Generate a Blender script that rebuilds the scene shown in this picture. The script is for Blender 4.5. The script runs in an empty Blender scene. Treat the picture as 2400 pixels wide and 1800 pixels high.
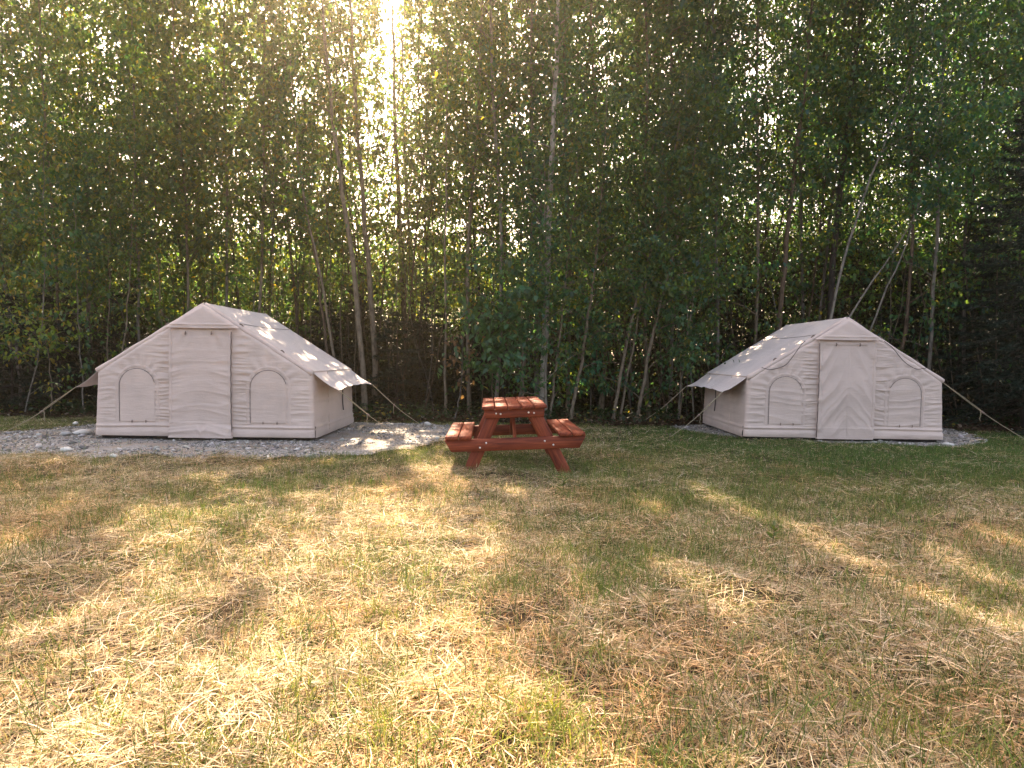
import bpy, math, numpy as np
from mathutils import Vector, Matrix
R = math.radians
sc = bpy.context.scene
col = sc.collection

# ------------------------------------------------------------------ camera
CAM_H, PITCH, ROLL, FPX = 1.2912, 0.037, 0.0146, 1621.7
cd = bpy.data.cameras.new('camera')
cam = bpy.data.objects.new('camera', cd)
col.objects.link(cam)
cd.sensor_width = 36.0
cd.lens = FPX / 2400 * 36
cd.clip_start = .05
cd.clip_end = 3000
cam.matrix_world = Matrix.Translation((0, 0, CAM_H)) @ Matrix.Rotation(math.pi/2 - PITCH, 4, 'X') @ Matrix.Rotation(ROLL, 4, 'Z')
sc.camera = cam

# ------------------------------------------------------------------ sky, sun, exposure
SUN_AZ, SUN_EL = R(-13), R(45)
w = bpy.data.worlds.new("World")
sc.world = w
w.use_nodes = True
nt = w.node_tree
sky = nt.nodes.new('ShaderNodeTexSky')
sky.sky_type = 'NISHITA'
sky.sun_disc = False
sky.sun_elevation = SUN_EL
sky.sun_rotation = SUN_AZ
sky.air_density = 0.7
sky.dust_density = 4.0
sky.ozone_density = 0.6
warm = nt.nodes.new('ShaderNodeMix')      # warm tint put on the sky light in place of white balance
warm.data_type = 'RGBA'; warm.blend_type = 'MULTIPLY'; warm.inputs[0].default_value = 1
warm.inputs[7].default_value = (1.22, 1.0, .80, 1)
nt.links.new(sky.outputs[0], warm.inputs[6])
nt.links.new(warm.outputs[2], nt.nodes['Background'].inputs[0])
nt.nodes['Background'].inputs[1].default_value = 0.095
SDIR = np.array([math.sin(SUN_AZ)*math.cos(SUN_EL), math.cos(SUN_AZ)*math.cos(SUN_EL), math.sin(SUN_EL)])
sl = bpy.data.lights.new('sun', 'SUN')
sl.energy = 4.2
sl.angle = R(0.55)
sl.color = (1.0, .78, .55)
so = bpy.data.objects.new('sun', sl)
col.objects.link(so)
so.rotation_euler = Vector(SDIR).to_track_quat('Z', 'Y').to_euler()
so.location = (0, 0, 30)
sc.view_settings.view_transform = 'Standard'
sc.view_settings.look = 'None'
sc.view_settings.exposure = 3.2
sc.view_settings.gamma = 1.0
sc.cycles.max_bounces = 8
sc.cycles.diffuse_bounces = 4
sc.cycles.glossy_bounces = 2
sc.cycles.transmission_bounces = 4
sc.cycles.volume_bounces = 0
sc.cycles.caustics_reflective = False
sc.cycles.caustics_refractive = False

# ------------------------------------------------------------------ helpers
rng = np.random.default_rng(7)

def project(P):
    """world points -> pixels of the 2400x1800 photograph"""
    P = np.asarray(P, float)
    X, Y, Z = P[..., 0], P[..., 1], P[..., 2] - CAM_H
    yc = Y*math.cos(PITCH) - Z*math.sin(PITCH)
    zc = Y*math.sin(PITCH) + Z*math.cos(PITCH)
    yc = np.where(yc > .05, yc, .05)
    u, v = X/yc*FPX, -zc/yc*FPX
    return np.stack([1200 + u*math.cos(ROLL) - v*math.sin(ROLL), 900 + u*math.sin(ROLL) + v*math.cos(ROLL)], -1)

def ray(px, py):
    u2, v2 = (px-1200)/FPX, (py-900)/FPX
    u = u2*math.cos(ROLL) + v2*math.sin(ROLL)
    v = -u2*math.sin(ROLL) + v2*math.cos(ROLL)
    d = np.array([u, math.cos(PITCH) - v*math.sin(PITCH), -math.sin(PITCH) - v*math.cos(PITCH)])
    return d

def at(px, py, Y):
    d = ray(px, py)
    return np.array([0, 0, CAM_H]) + d*(Y/d[1])

def ground_at(px, py, z=0.0):
    d = ray(px, py)
    return np.array([0, 0, CAM_H]) + d*((z-CAM_H)/d[2])

def hash2(ix, iy, seed):
    h = (ix.astype(np.int64)*374761393 + iy.astype(np.int64)*668265263 + seed*974634777) & 0x7fffffff
    h = ((h ^ (h >> 13))*1274126177) & 0x7fffffff
    h = h ^ (h >> 16)
    return (h & 0xffff)/65535.0

def vn(x, y, seed=0):
    """smooth value noise, 0..1"""
    x, y = np.broadcast_arrays(np.asarray(x, float), np.asarray(y, float))
    ix, iy = np.floor(x), np.floor(y)
    fx, fy = x-ix, y-iy
    fx = fx*fx*(3-2*fx); fy = fy*fy*(3-2*fy)
    a, b = hash2(ix, iy, seed), hash2(ix+1, iy, seed)
    c, d = hash2(ix, iy+1, seed), hash2(ix+1, iy+1, seed)
    return (a*(1-fx)+b*fx)*(1-fy) + (c*(1-fx)+d*fx)*fy

def fbm(x, y, seed=0, oct=3):
    t, a, s = 0, 1.0, 0
    for k in range(oct):
        t = t + a*vn(x*2**k, y*2**k, seed+k*17); s += a; a *= .5
    return t/s

def sstep(a, b, x):
    t = np.clip((x-a)/(b-a), 0, 1)
    return t*t*(3-2*t)

def in_poly(x, y, poly):
    inside = np.zeros(np.shape(x), bool)
    n = len(poly)
    for i in range(n):
        x1, y1 = poly[i]; x2, y2 = poly[(i+1) % n]
        if y1 == y2: continue
        c = ((y1 > y) != (y2 > y)) & (x < (x2-x1)*(y-y1)/(y2-y1) + x1)
        inside ^= c
    return inside

def seg_dist(x, y, a, b):
    ax, ay = a; bx, by = b
    dx, dy = bx-ax, by-ay
    t = np.clip(((x-ax)*dx + (y-ay)*dy)/(dx*dx+dy*dy+1e-9), 0, 1)
    return np.hypot(x-ax-t*dx, y-ay-t*dy)

def mesh_obj(name, V, F, mat, parent=None, smooth=False, colr=None, uv=None, props=None):
    """V (n,3); F list of int arrays (k,3)/(k,4)"""
    V = np.asarray(V, np.float32)
    if not isinstance(F, (list, tuple)): F = [F]
    F = [np.asarray(f, np.int32) for f in F if len(f)]
    me = bpy.data.meshes.new(name)
    me.vertices.add(len(V))
    me.vertices.foreach_set('co', V.ravel())
    li = np.concatenate([f.ravel() for f in F])
    tot = np.concatenate([np.full(len(f), f.shape[1], np.int32) for f in F])
    st = np.concatenate([[0], np.cumsum(tot)[:-1]]).astype(np.int32)
    me.loops.add(len(li))
    me.loops.foreach_set('vertex_index', li)
    me.polygons.add(len(tot))
    me.polygons.foreach_set('loop_start', st)
    me.update(calc_edges=True)
    if smooth: me.polygons.foreach_set('use_smooth', np.ones(len(tot), bool))
    if colr is not None:
        ca = me.attributes.new('tint', 'FLOAT_COLOR', 'POINT')
        c4 = np.ones((len(V), 4), np.float32); c4[:, :3] = colr
        ca.data.foreach_set('color', c4.ravel())
    if uv is not None:
        ul = me.uv_layers.new(name='UVMap')
        ul.data.foreach_set('uv', np.asarray(uv, np.float32)[li].ravel())
    me.materials.append(mat)
    me.update()
    o = bpy.data.objects.new(name, me)
    col.objects.link(o)
    if parent: o.parent = parent
    return o

def tag(o, label=None, cat=None, group=None, kind=None):
    if label: o['label'] = label
    if cat: o['category'] = cat
    if group: o['group'] = group
    if kind: o['kind'] = kind
    return o

def empty(name, loc, rz=0, ry=0):
    e = bpy.data.objects.new(name, None)
    e.location = loc
    e.rotation_euler = (0, ry, rz)
    e.empty_display_size = .2
    col.objects.link(e)
    return e

def tube(path, rad, sides=6, caps=True):
    path = np.asarray(path, float); n = len(path)
    rad = np.broadcast_to(np.asarray(rad, float), (n,))
    T = np.gradient(path, axis=0)
    T /= np.linalg.norm(T, axis=1)[:, None] + 1e-9
    ref = np.array([0.13, .97, .2]) if abs(T[0] @ np.array([0.13, .97, .2])) < .9 else np.array([1.0, 0, 0])
    A = np.cross(T, ref); A /= np.linalg.norm(A, axis=1)[:, None] + 1e-9
    B = np.cross(T, A)
    ang = np.linspace(0, 2*np.pi, sides, endpoint=False)
    V = path[:, None] + rad[:, None, None]*(A[:, None]*np.cos(ang)[None, :, None] + B[:, None]*np.sin(ang)[None, :, None])
    V = V.reshape(-1, 3)
    i = np.arange(n-1)[:, None]*sides; j = np.arange(sides)[None]; k = (j+1) % sides
    F = np.stack([i+j, i+k, i+k+sides, i+j+sides], -1).reshape(-1, 4)
    out = [F]
    if caps:
        for base, flip in ((0, 1), ((n-1)*sides, 0)):
            t = np.array([[base, base+q, base+q+1] for q in range(1, sides-1)])
            out.append(t[:, ::-1] if flip else t)
    return V, out

class Buf:
    def __init__(s): s.V = []; s.F = []; s.n = 0; s.C = []; s.U = []
    def add(s, V, F, c=None, uv=None):
        V = np.asarray(V, float)
        for f in (F if isinstance(F, (list, tuple)) else [F]): s.F.append(np.asarray(f)+s.n)
        s.V.append(V); s.n += len(V)
        if c is not None: s.C.append(np.broadcast_to(np.asarray(c, float), (len(V), 3)))
        if uv is not None: s.U.append(np.asarray(uv, float))
        return s
    def build(s, name, mat, parent=None, smooth=False):
        F3 = [f for f in s.F if f.shape[1] == 3]; F4 = [f for f in s.F if f.shape[1] == 4]
        F = ([np.concatenate(F4)] if F4 else []) + ([np.concatenate(F3)] if F3 else [])
        return mesh_obj(name, np.concatenate(s.V), F, mat, parent, smooth,
                        np.concatenate(s.C) if s.C else None, np.concatenate(s.U) if s.U else None)

def grid_faces(nr, nc):
    i = np.arange(nr-1)[:, None]*nc; j = np.arange(nc-1)[None]
    return np.stack([i+j, i+j+1, i+j+1+nc, i+j+nc], -1).reshape(-1, 4)

# ------------------------------------------------------------------ materials
def new_mat(name):
    m = bpy.data.materials.new(name); m.use_nodes = True
    n = m.node_tree.nodes; l = m.node_tree.links
    return m, n, l, n['Principled BSDF']

def N(n, t, **kw):
    x = n.new(t)
    for k, v in kw.items(): setattr(x, k, v)
    return x

def ramp(n, stops):
    r = n.new('ShaderNodeValToRGB')
    e = r.color_ramp.elements
    while len(e) > 1: e.remove(e[-1])
    e[0].position = stops[0][0]; e[0].color = (*stops[0][1], 1)
    for p, c in stops[1:]:
        q = e.new(p); q.color = (*c, 1)
    return r

def noise(n, l, vec, scale, detail=4, rough=.55):
    t = N(n, 'ShaderNodeTexNoise')
    t.inputs['Scale'].default_value = scale; t.inputs['Detail'].default_value = detail; t.inputs['Roughness'].default_value = rough
    if vec is not None: l.new(vec, t.inputs['Vector'])
    return t

def bump(n, l, h, strength, dist, bsdf):
    b = N(n, 'ShaderNodeBump'); b.inputs['Strength'].default_value = strength; b.inputs['Distance'].default_value = dist
    l.new(h, b.inputs['Height']); l.new(b.outputs[0], bsdf.inputs['Normal'])
    return b

def mapping(n, l, src, scale):
    m = N(n, 'ShaderNodeMapping'); m.inputs['Scale'].default_value = scale
    l.new(src, m.inputs['Vector'])
    return m.outputs[0]

def mat_leafy(name, transl=.4, rough=.5, spec=.25, tcol=(1.25, 1.15, .5)):
    """reads per-leaf tint; thin translucent blade"""
    m, n, l, b = new_mat(name)
    a = N(n, 'ShaderNodeAttribute'); a.attribute_name = 'tint'
    l.new(a.outputs['Color'], b.inputs['Base Color'])
    b.inputs['Roughness'].default_value = rough
    b.inputs['Specular IOR Level'].default_value = spec
    mx = N(n, 'ShaderNodeMix'); mx.data_type = 'RGBA'; mx.blend_type = 'MULTIPLY'; mx.inputs[0].default_value = 1
    l.new(a.outputs['Color'], mx.inputs[6]); mx.inputs[7].default_value = (*tcol, 1)
    t = N(n, 'ShaderNodeBsdfTranslucent'); l.new(mx.outputs[2], t.inputs['Color'])
    s = N(n, 'ShaderNodeMixShader'); s.inputs[0].default_value = transl
    l.new(b.outputs[0], s.inputs[1]); l.new(t.outputs[0], s.inputs[2])
    l.new(s.outputs[0], n['Material Output'].inputs['Surface'])
    return m

M = {}
M['leaf'] = mat_leafy('leaf', .5, .45, .4, (2.4, 2.1, .8))
M['needle'] = mat_leafy('needle', .12, .6, .2, (1, 1, .7))
M['grass'] = mat_leafy('grass_blade', .3, .65, .2, (1.1, 1.0, .6))
M['litter'] = mat_leafy('litter', .15, .8, .1, (1, .8, .5))

def mat_bark():
    m, n, l, b = new_mat('bark')
    a = N(n, 'ShaderNodeAttribute'); a.attribute_name = 'tint'
    tc = N(n, 'ShaderNodeTexCoord')
    v = mapping(n, l, tc.outputs['Object'], (14, 14, 5))
    t = noise(n, l, v, 1.6, 5, .65)
    r = ramp(n, [(.3, (.35, .34, .33)), (.55, (1, 1, 1)), (.75, (1.25, 1.2, 1.15))])
    l.new(t.outputs[0], r.inputs[0])
    mx = N(n, 'ShaderNodeMix'); mx.data_type = 'RGBA'; mx.blend_type = 'MULTIPLY'; mx.inputs[0].default_value = 1
    l.new(a.outputs['Color'], mx.inputs[6]); l.new(r.outputs[0], mx.inputs[7])
    l.new(mx.outputs[2], b.inputs['Base Color'])
    b.inputs['Roughness'].default_value = .85; b.inputs['Specular IOR Level'].default_value = .15
    bump(n, l, t.outputs[0], .6, .01, b)
    return m
M['bark'] = mat_bark()

def mat_canvas(name, base, transl=.12, dirt=.0):
    m, n, l, b = new_mat(name)
    tc = N(n, 'ShaderNodeTexCoord')
    t1 = noise(n, l, tc.outputs['Object'], 2.3, 5, .6)
    r = ramp(n, [(.28, tuple(c*.84 for c in base)), (.5, tuple(c*.97 for c in base)), (.7, tuple(min(1, c*1.05) for c in base))])
    l.new(t1.outputs[0], r.inputs[0])
    t2 = noise(n, l, tc.outputs['Object'], 260, 2, .5)
    mx = N(n, 'ShaderNodeMix'); mx.data_type = 'RGBA'; mx.blend_type = 'OVERLAY'; mx.inputs[0].default_value = .22
    l.new(r.outputs[0], mx.inputs[6]); l.new(t2.outputs[0], mx.inputs[7])
    l.new(mx.outputs[2], b.inputs['Base Color'])
    b.inputs['Roughness'].default_value = .62; b.inputs['Specular IOR Level'].default_value = .3
    b.inputs['Sheen Weight'].default_value = .15
    t3 = noise(n, l, tc.outputs['Object'], 38, 4, .6)
    v4 = mapping(n, l, tc.outputs['Object'], (3.5, 3.5, 30))
    t4 = noise(n, l, v4, 1.0, 5, .62); t4.inputs['Distortion'].default_value = 1.1
    ad = N(n, 'ShaderNodeMath', operation='MULTIPLY_ADD'); ad.inputs[1].default_value = .35
    l.new(t3.outputs[0], ad.inputs[0]); l.new(t4.outputs[0], ad.inputs[2])
    bump(n, l, ad.outputs[0], .55, .012, b)
    t = N(n, 'ShaderNodeBsdfTranslucent'); t.inputs['Color'].default_value = (base[0]*.9, base[1]*.72, base[2]*.5, 1)
    s = N(n, 'ShaderNodeMixShader'); s.inputs[0].default_value = transl
    l.new(b.outputs[0], s.inputs[1]); l.new(t.outputs[0], s.inputs[2])
    l.new(s.outputs[0], n['Material Output'].inputs['Surface'])
    return m
CANVAS = (.61, .495, .435)
M['canvas'] = mat_canvas('canvas', CANVAS, .03)
M['canvas_flap'] = mat_canvas('canvas_flap', (.645, .525, .465), .10)
M['roof'] = mat_canvas('roof_canvas', (.63, .555, .525), .04)

def mat_plain(name, c, rough=.7, spec=.3, metal=0, var=.15, scale=40):
    m, n, l, b = new_mat(name)
    tc = N(n, 'ShaderNodeTexCoord')
    t = noise(n, l, tc.outputs['Object'], scale, 4, .6)
    r = ramp(n, [(.3, tuple(x*(1-var) for x in c)), (.7, tuple(min(1, x*(1+var)) for x in c))])
    l.new(t.outputs[0], r.inputs[0]); l.new(r.outputs[0], b.inputs['Base Color'])
    b.inputs['Roughness'].default_value = rough; b.inputs['Specular IOR Level'].default_value = spec; b.inputs['Metallic'].default_value = metal
    return m
M['zip'] = mat_plain('zipper', (.085, .068, .065))
M['mat'] = mat_plain('groundsheet', (.02, .02, .022))
M['rope'] = mat_plain('rope', (.34, .29, .20), .8, .2, 0, .3, 200)
M['rope_dark'] = mat_plain('dark_cord', (.06, .05, .045), .8, .2, 0, .3, 200)
M['toggle'] = mat_plain('toggle', (.20, .15, .12))
M['bolt'] = mat_plain('galvanised_bolt', (.75, .74, .72), .35, .5, .6)

def mat_wood():
    m, n, l, b = new_mat('stained_wood')
    uv = N(n, 'ShaderNodeUVMap'); uv.uv_map = 'UVMap'
    v = mapping(n, l, uv.outputs[0], (3.0, 46, 1))
    g = noise(n, l, v, 1.0, 6, .62); g.inputs['Distortion'].default_value = .6
    v2 = mapping(n, l, uv.outputs[0], (1.3, 5, 1))
    g2 = noise(n, l, v2, 1.3, 3, .5)
    r = ramp(n, [(.33, (.05, .010, .007)), (.45, (.15, .030, .014)), (.57, (.25, .056, .024)), (.72, (.42, .135, .062))])
    mm = N(n, 'ShaderNodeMix'); mm.inputs[0].default_value = .45
    l.new(g.outputs[0], mm.inputs[2]); l.new(g2.outputs[0], mm.inputs[3])
    l.new(mm.outputs[0], r.inputs[0])
    # knots
    vo = N(n, 'ShaderNodeTexVoronoi'); vo.inputs['Scale'].default_value = 1
    l.new(mapping(n, l, uv.outputs[0], (2.2, 9, 1)), vo.inputs['Vector'])
    kr = ramp(n, [(.0, (.25, .2, .2)), (.10, (1, 1, 1))])
    l.new(vo.outputs['Distance'], kr.inputs[0])
    mx = N(n, 'ShaderNodeMix'); mx.data_type = 'RGBA'; mx.blend_type = 'MULTIPLY'; mx.inputs[0].default_value = .8
    l.new(r.outputs[0], mx.inputs[6]); l.new(kr.outputs[0], mx.inputs[7])
    l.new(mx.outputs[2], b.inputs['Base Color'])
    b.inputs['Roughness'].default_value = .62; b.inputs['Specular IOR Level'].default_value = .25
    bump(n, l, g.outputs[0], .25, .004, b)
    return m
M['wood'] = mat_wood()

def mat_ground():
    m, n, l, b = new_mat('lawn_soil')
    g = N(n, 'ShaderNodeNewGeometry')
    t1 = noise(n, l, g.outputs['Position'], .9, 5, .6)
    t2 = noise(n, l, g.outputs['Position'], 22, 6, .7)
    a = N(n, 'ShaderNodeMix'); a.inputs[0].default_value = .6
    l.new(t1.outputs[0], a.inputs[2]); l.new(t2.outputs[0], a.inputs[3])
    r = ramp(n, [(.3, (.014, .010, .007)), (.47, (.036, .026, .015)), (.62, (.075, .054, .030)), (.75, (.07, .058, .03))])
    l.new(a.outputs[0], r.inputs[0])
    l.new(r.outputs[0], b.inputs['Base Color'])
    b.inputs['Roughness'].default_value = .9; b.inputs['Specular IOR Level'].default_value = .1
    bump(n, l, t2.outputs[0], .8, .02, b)
    return m
M['ground'] = mat_ground()

def mat_floor():
    m, n, l, b = new_mat('forest_soil')
    g = N(n, 'ShaderNodeNewGeometry')
    t2 = noise(n, l, g.outputs['Position'], 14, 6, .7)
    r = ramp(n, [(.3, (.010, .008, .006)), (.5, (.035, .026, .018)), (.68, (.075, .055, .036))])
    l.new(t2.outputs[0], r.inputs[0]); l.new(r.outputs[0], b.inputs['Base Color'])
    b.inputs['Roughness'].default_value = .9; b.inputs['Specular IOR Level'].default_value = .1
    bump(n, l, t2.outputs[0], .9, .03, b)
    return m
M['floor'] = mat_floor()

def mat_gravel():
    m, n, l, b = new_mat('gravel_sand')
    g = N(n, 'ShaderNodeNewGeometry')
    vo = N(n, 'ShaderNodeTexVoronoi'); vo.inputs['Scale'].default_value = 42
    l.new(g.outputs['Position'], vo.inputs['Vector'])
    t = noise(n, l, g.outputs['Position'], 1.8, 4, .6)
    r = ramp(n, [(0, (.14, .135, .125)), (.5, (.27, .26, .245)), (1, (.43, .415, .39))])
    l.new(vo.outputs['Color'], r.inputs[0])
    sand = ramp(n, [(.42, (0, 0, 0)), (.58, (1, 1, 1))]); l.new(t.outputs[0], sand.inputs[0])
    mx = N(n, 'ShaderNodeMix'); mx.data_type = 'RGBA'
    l.new(sand.outputs[0], mx.inputs[0]); l.new(r.outputs[0], mx.inputs[6]); mx.inputs[7].default_value = (.27, .225, .18, 1)
    l.new(mx.outputs[2], b.inputs['Base Color'])
    b.inputs['Roughness'].default_value = .9
    bump(n, l, vo.outputs['Distance'], .8, .015, b)
    return m
M['gravel'] = mat_gravel()

def mat_stone():
    m, n, l, b = new_mat('pebble')
    a = N(n, 'ShaderNodeAttribute'); a.attribute_name = 'tint'
    l.new(a.outputs['Color'], b.inputs['Base Color'])
    b.inputs['Roughness'].default_value = .8; b.inputs['Specular IOR Level'].default_value = .3
    return m
M['stone'] = mat_stone()

# ------------------------------------------------------------------ ground
def gz(x, y):
    """height of the lawn and forest floor"""
    x = np.asarray(x, float); y = np.asarray(y, float)
    near = np.exp(-(np.maximum(0, np.hypot(x, y-8)-14)/10)**2)
    lump = (fbm(x*.8, y*.8, 3, 3)-.5)*.08 + (fbm(x*3.1, y*3.1, 9, 2)-.5)*.055
    return lump*near*(.35+.65*sstep(11, 8, y)) + .25*sstep(14, 24, y)*near

FOREST_Y = 13.35
def axis(lo, hi, fine_lo, fine_hi, step, grow=1.35):
    a = list(np.arange(fine_lo, fine_hi+1e-6, step))
    s = step; v = fine_hi
    while v < hi: s *= grow; v += s; a.append(v)
    s = step; v = fine_lo; pre = []
    while v > lo: s *= grow; v -= s; pre.append(v)
    return np.array(pre[::-1] + a)
gx, gy = axis(-300, 300, -13, 13, .1), axis(-200, 400, 0, 14.5, .1)
X, Y = np.meshgrid(gx, gy)
V = np.stack([X, Y, gz(X, Y)], -1).reshape(-1, 3)
tag(mesh_obj('ground', V, grid_faces(len(gy), len(gx)), M['ground'], smooth=True), kind='structure')

fx, fy = np.arange(-24, 24.01, .25), np.arange(12.5, 40, .25)
X, Y = np.meshgrid(fx, fy)
edge = FOREST_Y + .5*(fbm(X*.7, Y*0+3, 5, 3)-.5)*2
Z = gz(X, Y) + .012
Z = np.where(Y < edge-.2, Z-.15, Z)
V = np.stack([X, Y, Z], -1).reshape(-1, 3)
tag(mesh_obj('forest_floor', V, grid_faces(len(fy), len(fx)), M['floor'], smooth=True), kind='structure')

# gravel beds
def gpt(p): return tuple(ground_at(*p)[:2])
GL = [gpt(p) for p in [(-260, 1046), (-100, 1058), (20, 1066), (150, 1070), (400, 1075), (560, 1074), (700, 1072), (850, 1063), (960, 1050), (1050, 1036), (1085, 1015), (1062, 998), (990, 992)]] + [(-1.9, 13.2), (-4, 13.6), (-6.5, 13.0)] + [gpt(p) for p in [(215, 997), (100, 1008), (0, 1016), (-260, 1022)]]
GR = [gpt(p) for p in [(1560, 1000), (1605, 1011), (1690, 1025), (1800, 1033), (1950, 1039), (2120, 1045), (2230, 1051), (2300, 1045), (2315, 1036), (2270, 1020)]] + [(8.6, 13.8), (6, 14.2), (3.6, 14.0)]
def gravel_mask(x, y, shrink=0):
    a = fbm(x*2.2, y*2.2, 21, 3)-.5; b = fbm(x*2.2+40, y*2.2, 23, 3)-.5
    xx, yy = x + a*.45, y + b*.45
    return in_poly(xx, yy, GL) | in_poly(xx, yy, GR)
def gravel_stray(x, y):
    j = rng.normal(0, .13, (2,)+np.shape(x))
    return gravel_mask(x+j[0], y+j[1])
step = .06
X, Y = np.meshgrid(np.arange(-11, 10.5, step), np.arange(8.4, 14.3, step))
mk = gravel_mask(X, Y)
Z = gz(X, Y) + .006 + .014*fbm(X*6, Y*6, 31, 2)
idx = np.arange(X.size).reshape(X.shape)
F = np.stack([idx[:-1, :-1], idx[:-1, 1:], idx[1:, 1:], idx[1:, :-1]], -1)[mk[:-1, :-1]]
used, inv = np.unique(F, return_inverse=True)
V = np.stack([X, Y, Z], -1).reshape(-1, 3)[used]
inv = inv.reshape(-1, 4)
for nm, sel in (('gravel_path', V[inv[:, 0], 0] < 1.5), ('gravel_path', V[inv[:, 0], 0] >= 1.5)):
    f = inv[sel]; u2, i2 = np.unique(f, return_inverse=True)
    tag(mesh_obj(nm, V[u2], i2.reshape(-1, 4), M['gravel'], smooth=True), kind='structure')

OCT = np.array([[1, 0, 0], [-1, 0, 0], [0, 1, 0], [0, -1, 0], [0, 0, 1], [0, 0, -1]], float)
OCTF = np.array([[0, 2, 4], [2, 1, 4], [1, 3, 4], [3, 0, 4], [2, 0, 5], [1, 2, 5], [3, 1, 5], [0, 3, 5]])
# subdivide once for a rounder stone
def subdiv(V, F):
    V = list(map(tuple, V)); cache = {}; out = []
    def mid(a, b):
        k = (min(a, b), max(a, b))
        if k not in cache:
            p = (np.array(V[a])+np.array(V[b]))/2; p /= np.linalg.norm(p); V.append(tuple(p)); cache[k] = len(V)-1
        return cache[k]
    for a, b, c in F:
        x, y, z = mid(a, b), mid(b, c), mid(c, a)
        out += [(a, x, z), (x, b, y), (z, y, c), (x, y, z)]
    return np.array(V), np.array(out)
SV, SF = subdiv(OCT, OCTF)
def stones(n, pos, size, colr, seed):
    r = np.random.default_rng(seed)
    V = SV[None]*(1 + .28*(r.random((n, len(SV), 1))-.5)*2)
    sc3 = np.stack([size*(.8+.7*r.random(n)), size*(.7+.5*r.random(n)), size*(.4+.35*r.random(n))], -1)
    V = V*sc3[:, None]
    a = r.random(n)*2*np.pi; c, s = np.cos(a)[:, None], np.sin(a)[:, None]
    x, y = V[..., 0]*c - V[..., 1]*s, V[..., 0]*s + V[..., 1]*c
    t = (r.random(n)-.5)[:, None]*.8
    z = V[..., 2] + t*x
    V = np.stack([x, y, z], -1) + pos[:, None]
    F = SF[None] + (np.arange(n)*len(SV))[:, None, None]
    C = np.repeat(colr[:, None], len(SV), 1)
    return V.reshape(-1, 3), F.reshape(-1, 3), C.reshape(-1, 3)
def scatter(n, x0, x1, y0, y1):
    return rng.uniform(x0, x1, n), rng.uniform(y0, y1, n)
px_, py_ = scatter(90000, -11, 10.5, 8.6, 14.2)
ok = np.where(rng.random(len(px_)) < .35, gravel_stray(px_, py_), gravel_mask(px_, py_))
px_, py_ = px_[ok], py_[ok]
# pebbles get sparser where sand shows, and close round the tents
k = (fbm(px_*1.5, py_*1.5, 77, 3) + .25*rng.random(len(px_))) > .50
px_, py_ = px_[k], py_[k]
n = len(px_)
sz = np.clip(.0062*np.exp(rng.normal(0, .62, n)), .004, .06)
g = rng.random(n)
pc = np.stack([.11+.47*g**1.9]*3, -1)*np.array([1, .96, .90]) * (1+.10*(rng.random((n, 3))-.5))
pos = np.stack([px_, py_, gz(px_, py_)+.014+sz*.3], -1)
for nm, sel in (('gravel', px_ < 1.5), ('gravel', px_ >= 1.5)):
    v, f, c = stones(sel.sum(), pos[sel], sz[sel], pc[sel], 5)
    tag(mesh_obj(nm, v, f, M['stone'], colr=c), kind='stuff', label='grey and white crushed stone bed under the tents', cat='gravel')

def rock(px, py, size, c, label, squash=1.0, rz=0):
    p = ground_at(px, py)
    v, f, cc = stones(1, np.zeros((1, 3)), np.array([size]), np.array([c]), int(px))
    v2, f2 = v, f
    v2 = v2*np.array([1.5*squash, 1, 1])
    o = mesh_obj('rock', v2, f2, M['stone'], colr=np.tile(c, (len(v2), 1)))
    o.location = (p[0], p[1], float(gz(p[0], p[1]))+.03+size*.25); o.rotation_euler.z = rz
    tag(o, label, 'rock', 'larger rocks lying on the gravel')
rock(190, 1022, .075, (.62, .6, .56), 'long whitish rock on the gravel by the bottom corner of the left tent', 1.2, .5)
rock(153, 1024, .055, (.40, .39, .38), 'round grey rock on the gravel left of the long whitish rock')
rock(153, 1058, .05, (.66, .65, .6), 'pale rock at the grass edge of the gravel, left end')
rock(177, 998, .045, (.6, .58, .55), 'small pale rock at the back edge of the gravel beside the left tent')
rock(1003, 1000, .055, (.55, .52, .48), 'pale rock at the back edge of the gravel near the picnic table')
rock(265, 1075, .035, (.6, .6, .56), 'flat pale rock in the grass just in front of the left gravel')
rock(2222, 1050, .06, (.5, .48, .45), 'grey rock at the right rear corner of the right tent')

# ------------------------------------------------------------------ tents
TW, TD, HE, HP, BW = 3.177, 2.62, 1.006, 2.0, 1.63
Z0 = .045
def hw(z):
    z = np.asarray(z, float)
    return np.where(z < HE, BW + (TW/2-BW)*z/HE, np.maximum((HP-z)/(HP-HE), 0)*TW/2)

def ridged(x, y, seed): return 1-np.abs(2*vn(x, y, seed)-1)

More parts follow.
